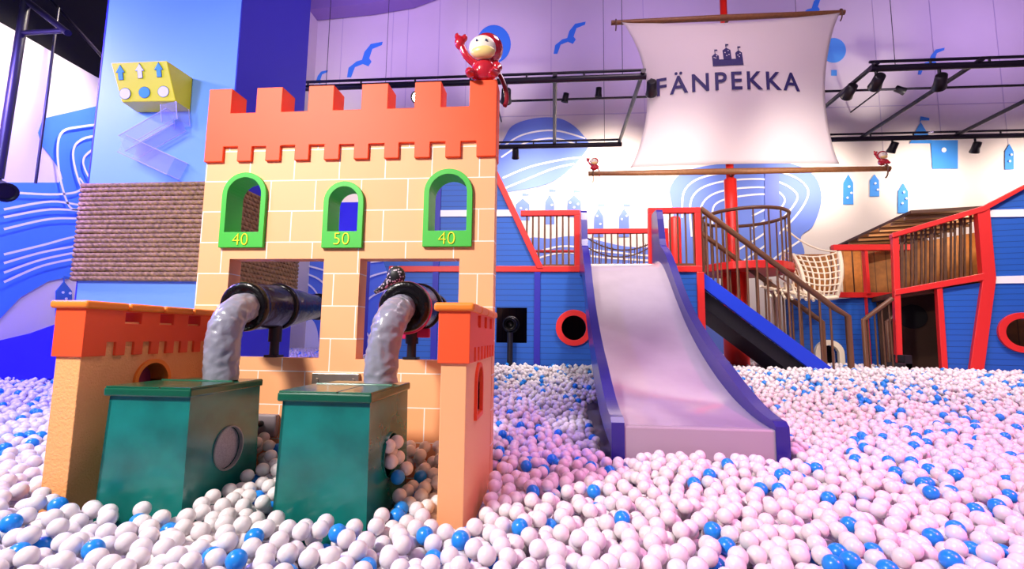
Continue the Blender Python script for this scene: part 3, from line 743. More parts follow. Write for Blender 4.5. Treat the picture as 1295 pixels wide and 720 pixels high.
# rope bridge behind the slide
t = thing('rope_bridge', 'dark rope bridge hanging behind the back railing of slide', 'bridge', (1.3, 9.4, 2.2))
def sag(a, b, d, n=14): return [Vector(a).lerp(Vector(b), i / n) - Vector((0, 0, d * 4 * (i / n) * (1 - i / n))) for i in range(n + 1)]
A, B = atY(738, 298, 9.4), atY(836, 300, 9.4)
for k, (dy, dz) in enumerate(((0, 0), (.7, -.02))):
    mb = MB().tube(sag((A[0], 9.4 + dy, A[2] + dz), (B[0], 9.4 + dy, B[2] + dz), .28), .014, 6); mb.build('hand_rope', M_slat, t)
for x in (A[0], B[0]):
    for y in (9.4, 10.1): MB().tube([(x, y, A[2] + .03), (x, y, FZ)], .035, 8).build('post', M_slat, t)
for k in range(13):
    x = A[0] + .12 + (B[0] - A[0] - .24) * k / 12; q = (k + .5) / 13
    z = A[2] - .62 - .16 * 4 * q * (1 - q)
    MB().box((x - .045, 9.35, z), (x + .045, 10.15, z + .04)).build('plank', M_slat, t)
    MB().tube([(x, 9.4, z + .04), (x + .03, 9.4, A[2] - .28 * 4 * q * (1 - q))], .008, 5).build('tie_rope', M_slat, t)

# gun in the bow opening
g = cannon(-.62, 7.30, 1.42, R_(180), 0, 'dark ball cannon poking out of the square hull opening', L=.62, foot=(-.62, 6.88, FZ), sc=.8)
# ------------------------------------------------------------------ staircase with blue stringers
st = thing('ship_staircase', 'blue ship staircase with brown handrails right of the slide', 'staircase', (3.2, 7.7, FZ))
YN, YF = 7.2, 8.15
top, bt = (2.20, 2.22), (3.98, FZ)
for y in (YN, YF):
    MB().prism([(2.19, 2.235), (4.02, .79), (4.12, FZ), (3.86, FZ), (2.19, 2.0)], [], .06, plXZ(y)).build('stringer', M_hullsolid, st, bevel=.006)
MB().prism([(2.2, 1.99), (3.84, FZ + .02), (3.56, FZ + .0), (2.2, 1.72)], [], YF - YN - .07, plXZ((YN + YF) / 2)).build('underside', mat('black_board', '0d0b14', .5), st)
for k in range(7):
    q = (k + .6) / 7.2; x = 2.22 + (3.9 - 2.22) * q; z = 2.16 - (2.16 - .70) * q
    MB().box((x - .13, YN + .035, z - .03), (x + .13, YF - .035, z)).build('tread', M_blackm, st)
for y, A, B, C2, zb in ((YN, (2.20, 3.20), (4.03, 1.71), (4.21, 1.59), .60), (YF, (2.45, 3.06), (4.24, 1.63), (4.36, 1.54), .60)):
    MB().tube([(A[0], y, A[1]), (B[0], y, B[1]), (C2[0], y, C2[1]), (C2[0], y, zb)], .042, 12).build('handrail', M_brown, st)
    n = 13
    for k in range(n):
        q = (k + .6) / n; x = A[0] + (B[0] - A[0]) * q; z = A[1] + (B[1] - A[1]) * q
        zz = 2.235 - (x - 2.19) / (4.02 - 2.19) * 1.445
        MB().tube([(x, y, z), (x, y, max(zz - .02, FZ))], .016, 8).build('baluster', M_brown, st)
    MB().tube([(A[0], y, A[1]), (A[0], y, 2.1)], .03, 10).build('newel_post', M_brown, st)

# ------------------------------------------------------------------ mast, crow's nest, yards, sail
MX, MY = 3.17, 8.6
mast = thing('ship_mast', 'thick red ship mast rising from the balls behind the stairs', 'mast', (MX, MY, FZ))
MB().lathe([(0, .205), (1.85, .205), (1.86, .12)], (MX, MY, FZ), (0, 0, 1), 28).build('lower_shaft', M_redmast, mast)
MB().lathe([(0, .105), (1.6, .105), (1.62, .066), (6.0, .06), (6.0, .001)], (MX, MY, 2.5), (0, 0, 1), 24).build('upper_shaft', M_redmast, mast)
nest = thing('crows_nest', 'round crow\'s nest platform with brown railing around the mast', 'lookout', (MX + .2, MY, 2.42))
NXc, NR = MX + .21, .70
def ringpts(r, z, n=40): return [(NXc + r * math.cos(2 * math.pi * k / n), MY + r * math.sin(2 * math.pi * k / n), z) for k in range(n)]
nestz = 2.52
MB().prism(circ(NXc, MY, NR + .04), [circ(MX, MY, .24)], .13, Matrix(((1, 0, 0, 0), (0, 1, 0, 0), (0, 0, 1, nestz - .065), (0, 0, 0, 1)))).build('platform', M_red, nest, bevel=.01)
MB().tube(ringpts(NR, 3.40), .03, 10, closed=True).build('top_rail', M_brown, nest)
for k in range(18):
    a = 2 * math.pi * k / 18
    p = (NXc + NR * math.cos(a), MY + NR * math.sin(a))
    MB().tube([(*p, 3.40), (*p, nestz)], .015, 8).build('baluster', M_brown, nest)
MB().tube([(MX + .3, MY, 2.45), (MX + .9, MY + .1, 1.9), (MX + .9, MY + .1, FZ)], .001, 4)
t = thing('nest_column', 'cream support column standing under the right side of crow\'s nest', 'column', (4.0, 8.9, FZ))
MB().lathe([(0, .10), (.04, .10), (.05, .075), (1.34, .075), (1.35, .10), (1.42, .10)], (3.93, 8.75, FZ), (0, 0, 1), 20).build('shaft', M_cream, t)
MB().lathe([(0, .14), (.03, .14), (.03, .07)], (3.93, 8.75, FZ + 1.41), (0, 0, 1), 20).build('cap', M_cream, t)

def yard(label, xa, xb, z, y, ends=True):
    root = thing('sail_yard', label, 'pole', ((xa + xb) / 2, y, z), 'sail yards')
    MB().tube([(xa, y, z), ((xa + xb) / 2, y, z), (xb, y, z)], [.042, .055, .042], 14).build('pole', M_yardw, root)
    for x in (xa + .08, xb - .08):
        MB().tube(smooth_path([(x, y - .02, z + .05), (x, y - .075, z), (x, y - .05, z - .12), (x, y, z - .16)], 4), .012, 8).build('hook', M_brown, root)
    MB().tube([(MX, y, z), (MX, MY - .05, z)], .03, 8).build('bracket', M_brown, root)
    return root
yard('lower brown yard pole across the mast under the white sail', .62, 5.68, 4.15, 8.30)
yard('upper brown yard pole across the mast above the white sail', 1.06, 5.16, 7.06, 8.36)
# sail
SCX = 3.10
def sail_pt(u, v, d=0):   # u in -1..1, v 0 bottom..1 top
    hwl = 1.76 + (1.86 - 1.76) * v - .36 * math.sin(math.pi * v) ** .8
    hwr = 1.74 + (1.92 - 1.74) * v - .28 * math.sin(math.pi * v) ** .8
    x = SCX + u * (hwl if u < 0 else hwr)
    z = 4.23 + (6.98 - 4.23) * v - .10 * v * (1 - u * u) - .03 * (1 - v) * -(1 - u * u)
    y = 8.24 - .30 * math.sin(math.pi * min(1, v * 1.0)) * (1 - .8 * u * u) - d
    y += .012 * math.sin(14 * (u + v)) * abs(u) ** 2 * v ** 2
    return Vector((x, y, z))
sail = thing('ship_sail', 'white billowing ship sail lettered with a castle emblem above', 'sail', (SCX, 8.24, 4.23))
mb = MB(); n1, n2 = 48, 36
mb.add([sail_pt(-1 + 2 * i / n1, j / n2) for j in range(n2 + 1) for i in range(n1 + 1)],
       [(j * (n1 + 1) + i, j * (n1 + 1) + i + 1, (j + 1) * (n1 + 1) + i + 1, (j + 1) * (n1 + 1) + i) for j in range(n2) for i in range(n1)], True)
cl = mb.build('cloth', M_sail, sail); so = cl.modifiers.new('thick', 'SOLIDIFY'); so.thickness = .008
def on_sail(x, z, d):
    v = (z - 4.23) / 2.75
    for _ in range(3):
        hw = sail_pt(1, v).x - SCX if x > SCX else SCX - sail_pt(-1, v).x
        u = (x - SCX) / hw; v += (z - sail_pt(u, v).z) / 2.75
    return Vector((x, sail_pt(u, v, d).y, z))
cl_parent = cl
v, f = text_mesh('F\u00c4NPEKKA', .455, 1.25, .006, .004)
xs = [p[0] for p in v]; w = max(xs) - min(xs); cx = (max(xs) + min(xs)) / 2
v = [(((p[0] - cx) * 2.36 / w), p[1], p[2]) for p in v]
MB().add([on_sail(p[0] + 2.985, p[1] + 5.46 - .012 * p[0], .014 + p[2]) for p in v], f).build('lettering', M_logo, sail)
# castle emblem
ex, ez = 2.975, 5.905
emb = []
def eblock(x0, x1, z0, z1): emb.append((x0, x1, z0, z1))
mb = MB()
def epoly(pts): 
    P = [on_sail(ex + a, ez + b * 1.3, .012) for a, b in pts]; Q = [p + Vector((0, -.006, 0)) for p in P]; n = len(P)
    mb.add(Q + P, [tuple(range(n))] + [(i, i + n, (i + 1) % n + n, (i + 1) % n) for i in range(n)])
epoly([(-.25, 0), (.25, 0), (.25, .095), (-.25, .095)])
for cx_, ht, w_ in ((-.195, .185, .055), (0, .27, .065), (.195, .22, .055)):
    epoly([(cx_ - w_, .09), (cx_ + w_, .09), (cx_ + w_, ht - .03), (cx_, ht + .01), (cx_ - w_, ht - .03)])
    epoly([(cx_ - .004, ht), (cx_ + .004, ht), (cx_ + .004, ht + .075), (cx_ - .004, ht + .075)])
    epoly([(cx_, ht + .05), (cx_ + .045, ht + .055), (cx_ + .045, ht + .072), (cx_, ht + .075)])
em = mb.build('castle_emblem', M_logo, sail)
mb = MB(); 
for cx_, pts in ((-.195, ((-.025, .13), (.02, .155), (.0, .12))), (0, ((-.03, .20), (.025, .23), (-.01, .15), (.03, .165))), (.195, ((-.02, .15), (.02, .175), (.0, .125)))):
    for a, b in pts:
        P = [on_sail(ex + cx_ + a + .012 * math.cos(q * math.pi / 4), ez + b * 1.3 + .012 * math.sin(q * math.pi / 4), .020) for q in range(8)]
        mb.add(P, [tuple(range(8))])
mb.build('emblem_window', M_sail, em)
monkey('monkey_figure', 'small monkey figure sitting on the right end of lower yard', (5.55, 8.28, 4.20), .85)
monkey('monkey_figure', 'small monkey figure sitting on the left end of lower yard', (.72, 8.28, 4.20), .8)

# ------------------------------------------------------------------ ship stern with cabin (right)
pa, pb = np.array([5.25, 7.75]), np.array([7.10, 7.25])
fd = (pb - pa) / np.linalg.norm(pb - pa); fn = np.array([fd[1], -fd[0]])   # fn points to the viewer
def st_pt(x, y, off=0):       # pixel on the facade plane -> (s, z)
    d = ray(x, y); p0 = np.array([*(pa + fn * off), 0]); n = np.array([*fn, 0])
    p = CAM + d * (np.dot(p0 - CAM, n) / np.dot(d, n)); return (float((p[:2] - pa) @ fd), float(p[2]))
def st_m(off=0): return Matrix(((fd[0], 0, fn[0], pa[0] + fn[0] * off), (fd[1], 0, fn[1], pa[1] + fn[1] * off), (0, 1, 0, 0), (0, 0, 0, 1)))
def stp(pts): return [st_pt(*p) for p in pts]
stern = thing('ship_stern', 'blue planked ship stern with red trim, cabin and doorway at right', 'play ship', (7.0, 7.6, FZ))
SB = 480
big = stp([(1241, 264), (1295, 234), (1345, 205), (1400, 200), (1420, SB), (1224, SB), (1250, 352)])
pc = st_pt(1293, 421)
MB().prism(big, [circ(pc[0], pc[1], .20)], .07, st_m(-.035)).build('hull_panel', M_hull, stern)
MB().prism(circ(pc[0], pc[1], .285), [circ(pc[0], pc[1], .198)], .05, st_m(.02)).build('porthole_ring', M_red, stern, bevel=.01)
MB().prism(stp([(1188, 366), (1244, 357), (1232, SB), (1196, SB)]), [], .06, st_m(-.03)).build('lower_panel', M_hull, stern)
MB().prism(stp([(1233, 266), (1249, 264), (1257, 352), (1240, SB), (1222, SB), (1240, 354)]), [], .12, st_m(0)).build('thick_trim', M_red, stern, bevel=.008)
MB().prism(stp([(1183, 366), (1190, 364), (1198, SB), (1190, SB)]), [], .10, st_m(0)).build('door_trim', M_red, stern, bevel=.006)
MB().prism(stp([(1127, 300), (1135, 298), (1141, SB), (1133, SB)]), [], .10, st_m(0)).build('corner_post', M_red, stern, bevel=.006)
MB().prism(stp([(1130, 374), (1242, 355), (1242, 346), (1130, 367)]), [], .11, st_m(.01)).build('lower_beam', M_red, stern, bevel=.006)
MB().prism(stp([(1126, 302), (1241, 269), (1300, 236), (1300, 231), (1240, 262), (1126, 296)]), [], .13, st_m(.01)).build('upper_beam', M_red, stern, bevel=.006)
for ya, yb in (((266, 275)), ((350, 359))):
    MB().prism(stp([(1250, yb), (1250, ya), (1330, ya - 2), (1330, yb - 1)]), [], .02, st_m(.008)).build('white_stripe', M_white, stern)
# slats of the cabin window
for k in range(15):
    x = 1139 + (1233 - 1139) * (k + .5) / 15
    zt = 296 - (x - 1128) * .285; zb = 367 - (x - 1130) * .165
    wv = 1.1 if k % 3 else 2.0
    MB().prism(stp([(x - wv, zb), (x + wv, zb), (x + wv, zt), (x - wv, zt)]), [], .03, st_m(-.05 - .03 * (k % 2))).build('slat', M_slat, stern)
# interior: back wall, floor of cabin, doorway recess with its round hatch
MB().prism([(-.1, FZ), (2.2, FZ), (2.2, 3.15), (-.1, 2.8)], [], .05, st_m(-1.0)).build('cabin_back_wall', M_wood, stern)
MB().prism([(-.05, 1.98), (1.5, 2.2), (1.5, 2.12), (-.05, 1.90)], [], 1.2, st_m(-.66)).build('cabin_floor', M_slat, stern)
dk = st_pt(1174, 398)
MB().prism([(.0, FZ), (1.3, FZ), (1.3, 2.1), (.0, 1.9)], [], .04, st_m(-.8)).build('passage_wall', mat('dark_passage', '4a2f1e', .7), stern)
MB().prism(circ(dk[0] + .08, dk[1], .20), [], .03, st_m(-.765)).build('round_hatch', M_dark, stern)
# roof
A, B, D = atY(1152, 270, 8.0), atY(1250, 264, 7.75), atY(1056, 314, 10.3)
A, B, D = Vector(A), Vector(B), Vector(D); B = A + (B - A) * 1.3; E = D + (B - A)
up = Vector((0, 0, .05))
rf = thing('cabin_roof', 'brown sloping cabin roof above the ship stern', 'roof', tuple((A + D) / 2))
mb = MB(); mb.hexa([A, B, E, D], [A + up, B + up, E + up, D + up]); mb.build('roof_deck', M_roof, rf)
for k in range(7):
    q = (k + .5) / 7; a = A.lerp(D, q) - up * .8; b = B.lerp(E, q) - up * .8
    MB().tube([a, b], .03, 6).build('rafter', mat('light_rafter', '8a6a52', .6), rf)
# ------------------------------------------------------------------ mid hull
mid = thing('ship_cabin_side', 'low blue hull side with cream arch and cabin behind the stairs', 'play ship', (5.2, 8.6, FZ))
mo = pxY([(995, 372), (1060, 378), (1132, 372)], 8.6)
ac = atY(1048, 462, 8.6); ax0, ax1 = ac[0] - .15, ac[0] + .15
arz = arch(ax0, ax1, FZ + .0, 1.16)
outm = [(mo[0][0], FZ), (ax0 - .001, FZ), (ax0 - .001, 1.0)] 
MB().prism([(mo[0][0], FZ), (mo[2][0] + .3, FZ), (mo[2][0] + .3, mo[2][1]), (mo[1][0], mo[1][1]), (mo[0][0], mo[1][1])], [arch(ax0, ax1, FZ + .08, 1.16)], .07, plXZ(8.635)).build('hull_panel', M_hull, mid)
MB().prism(arch(ax0 - .085, ax1 + .085, FZ + .01, 1.25), [arch(ax0, ax1, FZ + .012, 1.16)], .09, plXZ(8.58)).build('arch_frame', M_cream, mid, bevel=.01)
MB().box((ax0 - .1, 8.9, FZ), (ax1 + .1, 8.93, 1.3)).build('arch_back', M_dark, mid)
def bx(px0, py0, px1, py1, y, t, nm, m, bev=.006):
    a, b = atY(px0, py0, y), atY(px1, py1, y)
    x0, x1 = sorted((a[0], b[0])); z0, z1 = sorted((a[2], b[2]))
    return MB().box((x0, y - t / 2, z0), (x1, y + t / 2, z1)).build(nm, m, mid, bevel=bev)
bx(1056, 370, 1132, 377, 8.56, .09, 'lower_beam', M_red)
bx(1052, 310, 1150, 317, 8.50, .09, 'upper_beam', M_red)
bx(1091, 316, 1099, 372, 8.52, .10, 'post', M_red); bx(1095, 376, 1101, 470, 8.55, .08, 'post', M_red)
bx(1059, 316, 1065, 370, 8.55, .08, 'cream_post', M_cream)
bx(1000, 322, 1052, 372, 9.45, .04, 'cabin_back_wall', M_wood, 0); bx(1050, 312, 1150, 374, 9.5, .04, 'cabin_back_wall', M_wood, 0)
for px in (1079, 1104, 1110, 1118, 1124, 1130):
    bx(px - 2, 316, px + 2, 370, 8.75 + (px % 3) * .05, .03, 'slat', M_slat, 0)
# small steps with railings up to the doorway
t = thing('doorway_steps', 'small brown-railed steps leading to the stern doorway', 'steps', (4.9, 7.5, FZ))
for pts, y in (([(1128, 378), (1092, 405), (1092, 470)], 7.5), ([(1132, 400), (1122, 407), (1122, 468)], 7.9)):
    P = [atY(px, py, y) for px, py in pts]; P[2] = (P[1][0], y, FZ)
    MB().tube(P, .035, 10).build('handrail', M_brown, t)
    n = 4
    for k in range(n):
        q = (k + .5) / n; p = Vector(P[1]).lerp(Vector(P[0]), q)
        MB().tube([p, (p.x, p.y, FZ)], .012, 8).build('baluster', M_slat, t)
for k in range(3):
    MB().box((4.98 + .1 * k, 7.56, FZ), (5.28, 7.86, FZ + .14 + .12 * k)).build('step', M_blackm, t, bevel=.008)
# rope net
net = thing('rope_net', 'white climbing rope net right of the crow\'s nest', 'net', (4.7, 8.3, 2.0))
c = [Vector(atY(1003, 322, 8.45)), Vector(atY(1061, 319, 8.3)), Vector(atY(1058, 376, 8.3)), Vector(atY(1018, 372, 8.0))]
def npt(u, v):
    p = c[0].lerp(c[1], u).lerp(c[3].lerp(c[2], u), v); p.z -= .10 * math.sin(math.pi * u) * (1 - v * .3) * .6; p.y -= .1 * math.sin(math.pi * v); return p
mb = MB()
for k in range(8): mb.tube([npt(k / 7, q / 10) for q in range(11)], .014, 6)
for k in range(8): mb.tube([npt(q / 10, k / 7) for q in range(11)], .014, 6)
mb.build('mesh', M_rope, net)
mb = MB()
mb.tube([npt(0, q / 10) for q in range(11)], .03, 8).tube([npt(1, q / 10) for q in range(11)], .035, 8).tube([npt(q / 10, 1) for q in range(11)], .04, 8)
mb.build('border_rope', M_rope, net)
c2 = [Vector(atY(990, 318, 8.9)), Vector(atY(1003, 322, 8.45)), Vector(atY(1018, 372, 8.0)), Vector(atY(985, 350, 8.6))]
mb = MB()
for k in range(6):
    mb.tube([c2[0].lerp(c2[1], k / 5), c2[3].lerp(c2[2], k / 5)], .013, 6); mb.tube([c2[0].lerp(c2[3], k / 5), c2[1].lerp(c2[2], k / 5)], .013, 6)
mb.build('side_mesh', M_rope, net)
mb = MB()
for k in range(9):
    a = atY(965 + k * 9, 352 + 2 * k, 8.3); b = atY(975 + k * 9, 376 + .7 * k, 7.9); mb.tube(sag(a, b, .03, 6), .022, 6)
    a = atY(962 + k * 9, 362 + 2 * k, 7.9); b = atY(985 + k * 8, 362 + 1.6 * k, 8.3); mb.tube(sag(a, b, .03, 6), .020, 6)
mb.build('floor_mesh', M_rope, net)
MB().tube(sag(atY(992, 288, 8.9), atY(1058, 318, 8.3), .12), .016, 6).build('hand_rope', M_rope, net)

# ------------------------------------------------------------------ blue slide at far left
bs = thing('blue_slide', 'deep blue slide chute by the left wall behind the castle', 'slide', (-5.9, 5.6, FL + .15))
def bsl(y, dz): 
    pts = [(-6.98, 1.10), (-6.5, 1.21), (-6.1, 1.35), (-5.5, 1.62), (-5.0, 1.9)]
    lo = [(-5.0, 1.05), (-5.5, .84), (-6.1, .66), (-6.5, .58), (-6.98, .53)]
    return [(x, z + dz) for x, z in pts] + lo
MB().prism(bsl(5.40, 0), [], .05, plXZ(5.42)).build('side_wall', M_slideblue, bs, bevel=.015)
MB().prism(bsl(6.0, .10), [], .05, plXZ(6.02)).build('side_wall', M_slideblue, bs, bevel=.015)
mb = MB(); P = [(-6.98, .66), (-6.5, .72), (-6.1, .82), (-5.5, 1.02), (-5.0, 1.25)]
mb.prism(P + [(x, z - .06) for x, z in reversed(P)], [], .55, plXZ(5.72)); mb.build('bed', M_slideblue, bs)
t = thing('slide_support', 'black support frame under the deep blue slide', 'frame', (-6.0, 5.7, FL))
MB().tube([(-5.25, 5.55, FL + .1), (-5.25, 5.55, .93)], .05, 10).tube([(-5.25, 5.9, FL + .1), (-5.25, 5.9, .93)], .05, 10).tube([(-6.5, 5.75, .5), (-5.25, 5.75, .76)], .05, 10).build('leg_frame', M_blackm, t)

# ------------------------------------------------------------------ yellow dispenser with acrylic chute
yd = thing('ball_dispenser', 'yellow slanted ball dispenser box with arrows on blue pillar', 'dispenser', (-4.15, 4.5, 3.6))
bt_ = 3.60; F0, F1 = Vector((-4.475, 4.17, 3.955)), Vector((-3.867, 4.17, 3.955))
G0, G1 = Vector((-4.455, 4.31, 3.61)), Vector((-3.855, 4.31, 3.60))
K0, K1 = Vector((-4.46, 4.495, 3.955)), Vector((-3.85, 4.495, 3.955)); J0, J1 = Vector((-4.45, 4.495, 3.585)), Vector((-3.845, 4.495, 3.575))
MB().hexa([G0, G1, J1, J0], [F0, F1, K1, K0]).build('box', M_yellow, yd, bevel=.006)
fn_ = (F1 - F0).cross(G0 - F0).normalized(); fn_ = fn_ if fn_.y < 0 else -fn_
def onface(px, py, off):
    d = Vector(ray(px, py)); c0 = Vector(CAM); tt = (F0 - c0).dot(fn_) / d.dot(fn_); return c0 + d * tt + fn_ * off
def face_decal(nm, pts, m, off=.004, parent=yd):
    P = [onface(*p, off) for p in pts]; Q = [onface(*p, -.002) for p in pts]; n = len(P)
    return MB().add(P + Q, [tuple(range(n))] + [(i, i + n, (i + 1) % n + n, (i + 1) % n) for i in range(n)]).build(nm, m, parent)
M_olive = mat('dark_outline', '5a6a50', .6)
def arrow(cx, cy, s, e=0):
    return [(cx + a * s, cy + b * s) for a, b in ((-5.2 - e, -1 + e), (-.5, -9.5 - 2 * e), (5.2 + e, -1 + e), (2.6 + e, -1.2 + e), (3.6 + e, 8 + e), (-1.6 - e, 8.4 + e), (-2.6 - e, -1 + e))]
M_abl = mat('print_sky_blue', '4aa4ee', .5); M_awh = mat('print_white', 'f3eef6', .5)
for cx, cy, m in ((152.5, 92.5, M_abl), (177, 90.5, M_awh), (201, 89, M_abl)):
    face_decal('arrow_outline', arrow(cx, cy, 1.0, .6), M_olive, .003); face_decal('arrow', arrow(cx, cy, 1.0), m, .006)
for cx, cy, m in ((158.5, 118.5, M_awh), (183, 117, M_abl), (207, 116, M_awh)):
    face_decal('dot_outline', circ(cx, cy, 7.4, 24), M_olive, .003); face_decal('dot', circ(cx, cy, 6.7, 24), m, .006)
# chute
P = [Vector((-3.93, 4.39, 3.58)), Vector((-3.90, 4.39, 3.44)), Vector((-4.40, 4.39, 3.16)), Vector((-3.84, 4.39, 2.91))]
ch = thing('acrylic_chute', 'clear lilac zigzag acrylic chute under the yellow dispenser', 'chute', (-4.1, 4.4, 2.8))
def sqtube(a, b, h, nm):
    d = (b - a).normalized(); n = Vector((0, 1, 0)); s = d.cross(n).normalized() * h; n = n * .085
    mb = MB(); q = lambda p: [p - s - n, p + s - n, p + s + n, p - s + n]
    v = q(a) + q(b); mb.add(v, [(0, 1, 5, 4), (1, 2, 6, 5), (2, 3, 7, 6), (3, 0, 4, 7)])
    o = mb.build(nm, M_acr, ch)
    eb = MB()
    for k in range(4): eb.tube([v[k], v[k + 4]], .005, 6)
    eb.build('edge', M_acredge, o)
sqtube(P[0], P[1] + Vector((0, 0, -.05)), .085, 'inlet'); sqtube(P[1], P[2], .095, 'upper_tube'); sqtube(P[2], P[3], .095, 'lower_tube')

# ------------------------------------------------------------------ trusses and lamps
TZ = 5.78
def truss(label, x0, x1, cross, far0=None):
    root = thing('lighting_truss', label, 'truss', ((x0 + x1) / 2, 9.5, TZ), 'hanging lighting trusses')
    for y in (8.0, 10.95):
        MB().tube([(x0, y, TZ), (x1, y, TZ)], .055, 10).build('pipe', M_truss, root)
        MB().tube([(x0, y, TZ + .12), (x1, y, TZ + .12)], .025, 8).build('rail', M_truss, root)
        n = int((x1 - x0) / .9)
        for k in range(n + 1):
            x = x0 + .05 + (x1 - x0 - .1) * k / n
            MB().tube([(x, y, TZ), (x, y, TZ + .12)], .018, 6).build('spacer', M_truss, root)
    for x in cross:
        MB().tube([(x, 7.9, TZ + .05), (x, 11.0, TZ + .05)], .04, 10).build('cross_pipe', M_truss, root)
    for x in (x0 + .4, x1 - .4):
        for y in (8.0, 10.95): MB().tube([(x, y, TZ), (x, y, 12.2)], .006, 6).build('hanger', M_truss, root)
    return root
truss('left hanging lighting truss behind the castle top', -4.6, 1.60, (.02, 1.54))
truss('right hanging lighting truss right of the sail', 5.28, 12.6, (5.34, 6.95, 8.95, 11.3))
MB()
t = thing('ceiling_rail', 'thin dark rail running along the back wall above lamps', 'rail', (3, 12.0, 6.9))
RZ = 7.38
MB().tube([(-2.0, 11.8, RZ), (13.2, 11.8, RZ)], .03, 8).build('pipe', M_truss, t)
for x in (-1.5, 3.4, 8, 12.5): MB().tube([(x, 11.8, RZ), (x, 12.98, RZ)], .02, 6).build('wall_bracket', M_truss, t)
LAMPS = []
def lamp(label, px, py, y, aim, lit=False, s=1.0, zhang=TZ):
    p = Vector(atY(px, py, y)); z0 = zhang - .05
    root = thing('truss_spotlight', label, 'spotlight', tuple(p), 'truss spotlights')
    d = (Vector(aim) - p).normalized()
    MB().lathe([(-.13 * s, .05 * s), (-.12 * s, .075 * s), (.02 * s, .08 * s), (.10 * s, .095 * s), (.11 * s, .09 * s), (.06 * s, .07 * s)], p, d, 20).build('housing', M_blackm, root)
    MB().lathe([(.062 * s, .001), (.062 * s, .074 * s), (.058 * s, .074 * s), (.058 * s, .001)], p, d, 20).build('lens', M_lens if lit else mat('lens_glass', 'd8c8a8', .1), root)
    MB().tube([p, (p.x, p.y, max(z0, p.z + .05))], .022 * s, 8).build('yoke', M_blackm, root)
LB = [('black spotlight under left truss end beside the sail letters', 824, 112, 8.0, (2.5, 13, 3)), ('black spotlight on the thin rear rail over the painted hill', 715, 124, 11.8, (-.5, 13, 4)),
      ('black spotlight on the thin rear rail, left of the sail', 757, 117, 11.8, (1, 13, 4)), ('small black spotlight on far left truss pipe beside castle', 652, 195, 10.95, (-1, 13, 3)),
      ('black spotlight below the right truss, nearest the sail', 1074, 116, 8.6, (5.5, 13, 4)), ('black spotlight at the right truss front corner', 1109, 104, 8.0, (6.5, 13, 4)),
      ('black spotlight turned sideways on thin rail behind right truss', 1139, 114, 11.8, (9.6, 11.5, 6.6)), ('large black spotlight on the right truss cross pipe', 1189, 104, 8.0, (9, 13, 3)),
      ('small black spotlight under far right truss pipe by painted castle', 1129, 187, 10.95, (7, 13, 2.5)), ('small black spotlight on far right truss pipe near frame edge', 1234, 187, 10.95, (9.5, 13, 2.5)),
      ('black spotlight at the left end of left truss', 640, 122, 8.0, (-1.5, 13, 3))]
for l, px, py, y, aim in LB: lamp(l, px, py, y, aim, s=1.1 if y < 10 else 1.0, zhang=RZ if y > 11.5 else TZ)
lamp('glowing spotlight seen between two castle merlons', 528, 123, 8.0, (-.8, 1.0, 1.4), lit=True, s=1.2)
# dark pipes at the upper left
t = thing('ceiling_frame', 'dark pipe frame in front of the left wall at upper left', 'frame', (-6.6, 5.3, 4.5))
def pp(a, b, Y, r, n='pipe'): MB().tube([atY(*a, Y), atY(*b, Y)], r, 10).build(n, M_truss, t)
pp((36, -20), (-2, 225), 4.9, .05); pp((74, 10), (45, 232), 5.2, .016); pp((30, -2), (86, 42), 4.9, .04); pp((25, 42), (80, 39), 4.9, .03); pp((60, -5), (135, 78), 5.6, .02)
lampL = thing('wall_floodlight', 'black floodlight at the left picture edge under the pipe', 'floodlight', tuple(atY(2, 240, 4.9)))
p = Vector(atY(3, 240, 4.9)); MB().lathe([(-.12, .05), (-.1, .09), (.06, .10), (.1, .12), (.1, .1), (.07, .09)], p, (.6, -.2, -.3), 20).build('housing', M_blackm, lampL)
MB().tube([p, atY(-2, 222, 4.9)], .02, 8).build('bracket', M_blackm, lampL)

# ------------------------------------------------------------------ the balls
RB = .0345; DB = 2 * RB
BOX = [(-2.42, -2.24, 2.09, 3.0), (-.52, -.34, 2.08, 3.0), (-2.42, -.33, 2.955, 3.125), (-2.18, -1.645, 2.07, 2.74), (-1.305, -.77, 2.04, 2.71),
       (.36, 1.54, 3.22, 5.2), (PX0 - .05, PX1 + .05, PY0 - .05, PY1 + .05), (-2.6, 2.2, 6.95, 8.3), (-4.4, -3.75, 8.95, 9.55)]
BOXIN = [(a - .002, b + .002, c, d) for a, b, c, d in BOX]
def blocked(x, y, r=RB):
    for a, b, c, d in BOX:
        if a - r < x < b + r and c - r < y < d + r: return True
    if 2.0 < x < 4.2 and 7.1 < y < 8.3: return True
    # stern and mid hull
    if x > 4.2 and y > 8.5: return True
    if x > 4.95:
        s = (x - pa[0]) * fd[0] + (y - pa[1]) * fd[1]; nn = (x - pa[0]) * fn[0] + (y - pa[1]) * fn[1]
        if nn < .12 and s > -.1: return True
    if (x - MX) ** 2 + (y - MY) ** 2 < .26 ** 2: return True
    if (x - 3.93) ** 2 + (y - 8.75) ** 2 < .15 ** 2: return True
    if x < -5.1 and (y - 5.55) ** 2 < .14 and x > -5.4: return True
    return y > WY - .1 or x < LX + .06 or x > 13.3
def inview(x, y, z, m=.0):
    v = np.array([x, y, z]) - CAM; w = v @ FW
    if w < .3: return False
    a = (v @ RT) / w * FPX; b = (v @ UP) / w * FPX
    return abs(a) < 650 + m and -360 - m < b < 380 + m
rng = random.Random(11)
grid = {}; balls = []
def near(x, y):
    i, j = int(math.floor(x / DB)), int(math.floor(y / DB)); out = []
    for a in (-1, 0, 1):
        for b in (-1, 0, 1):
            out += grid.get((i + a, j + b), ())
    return out
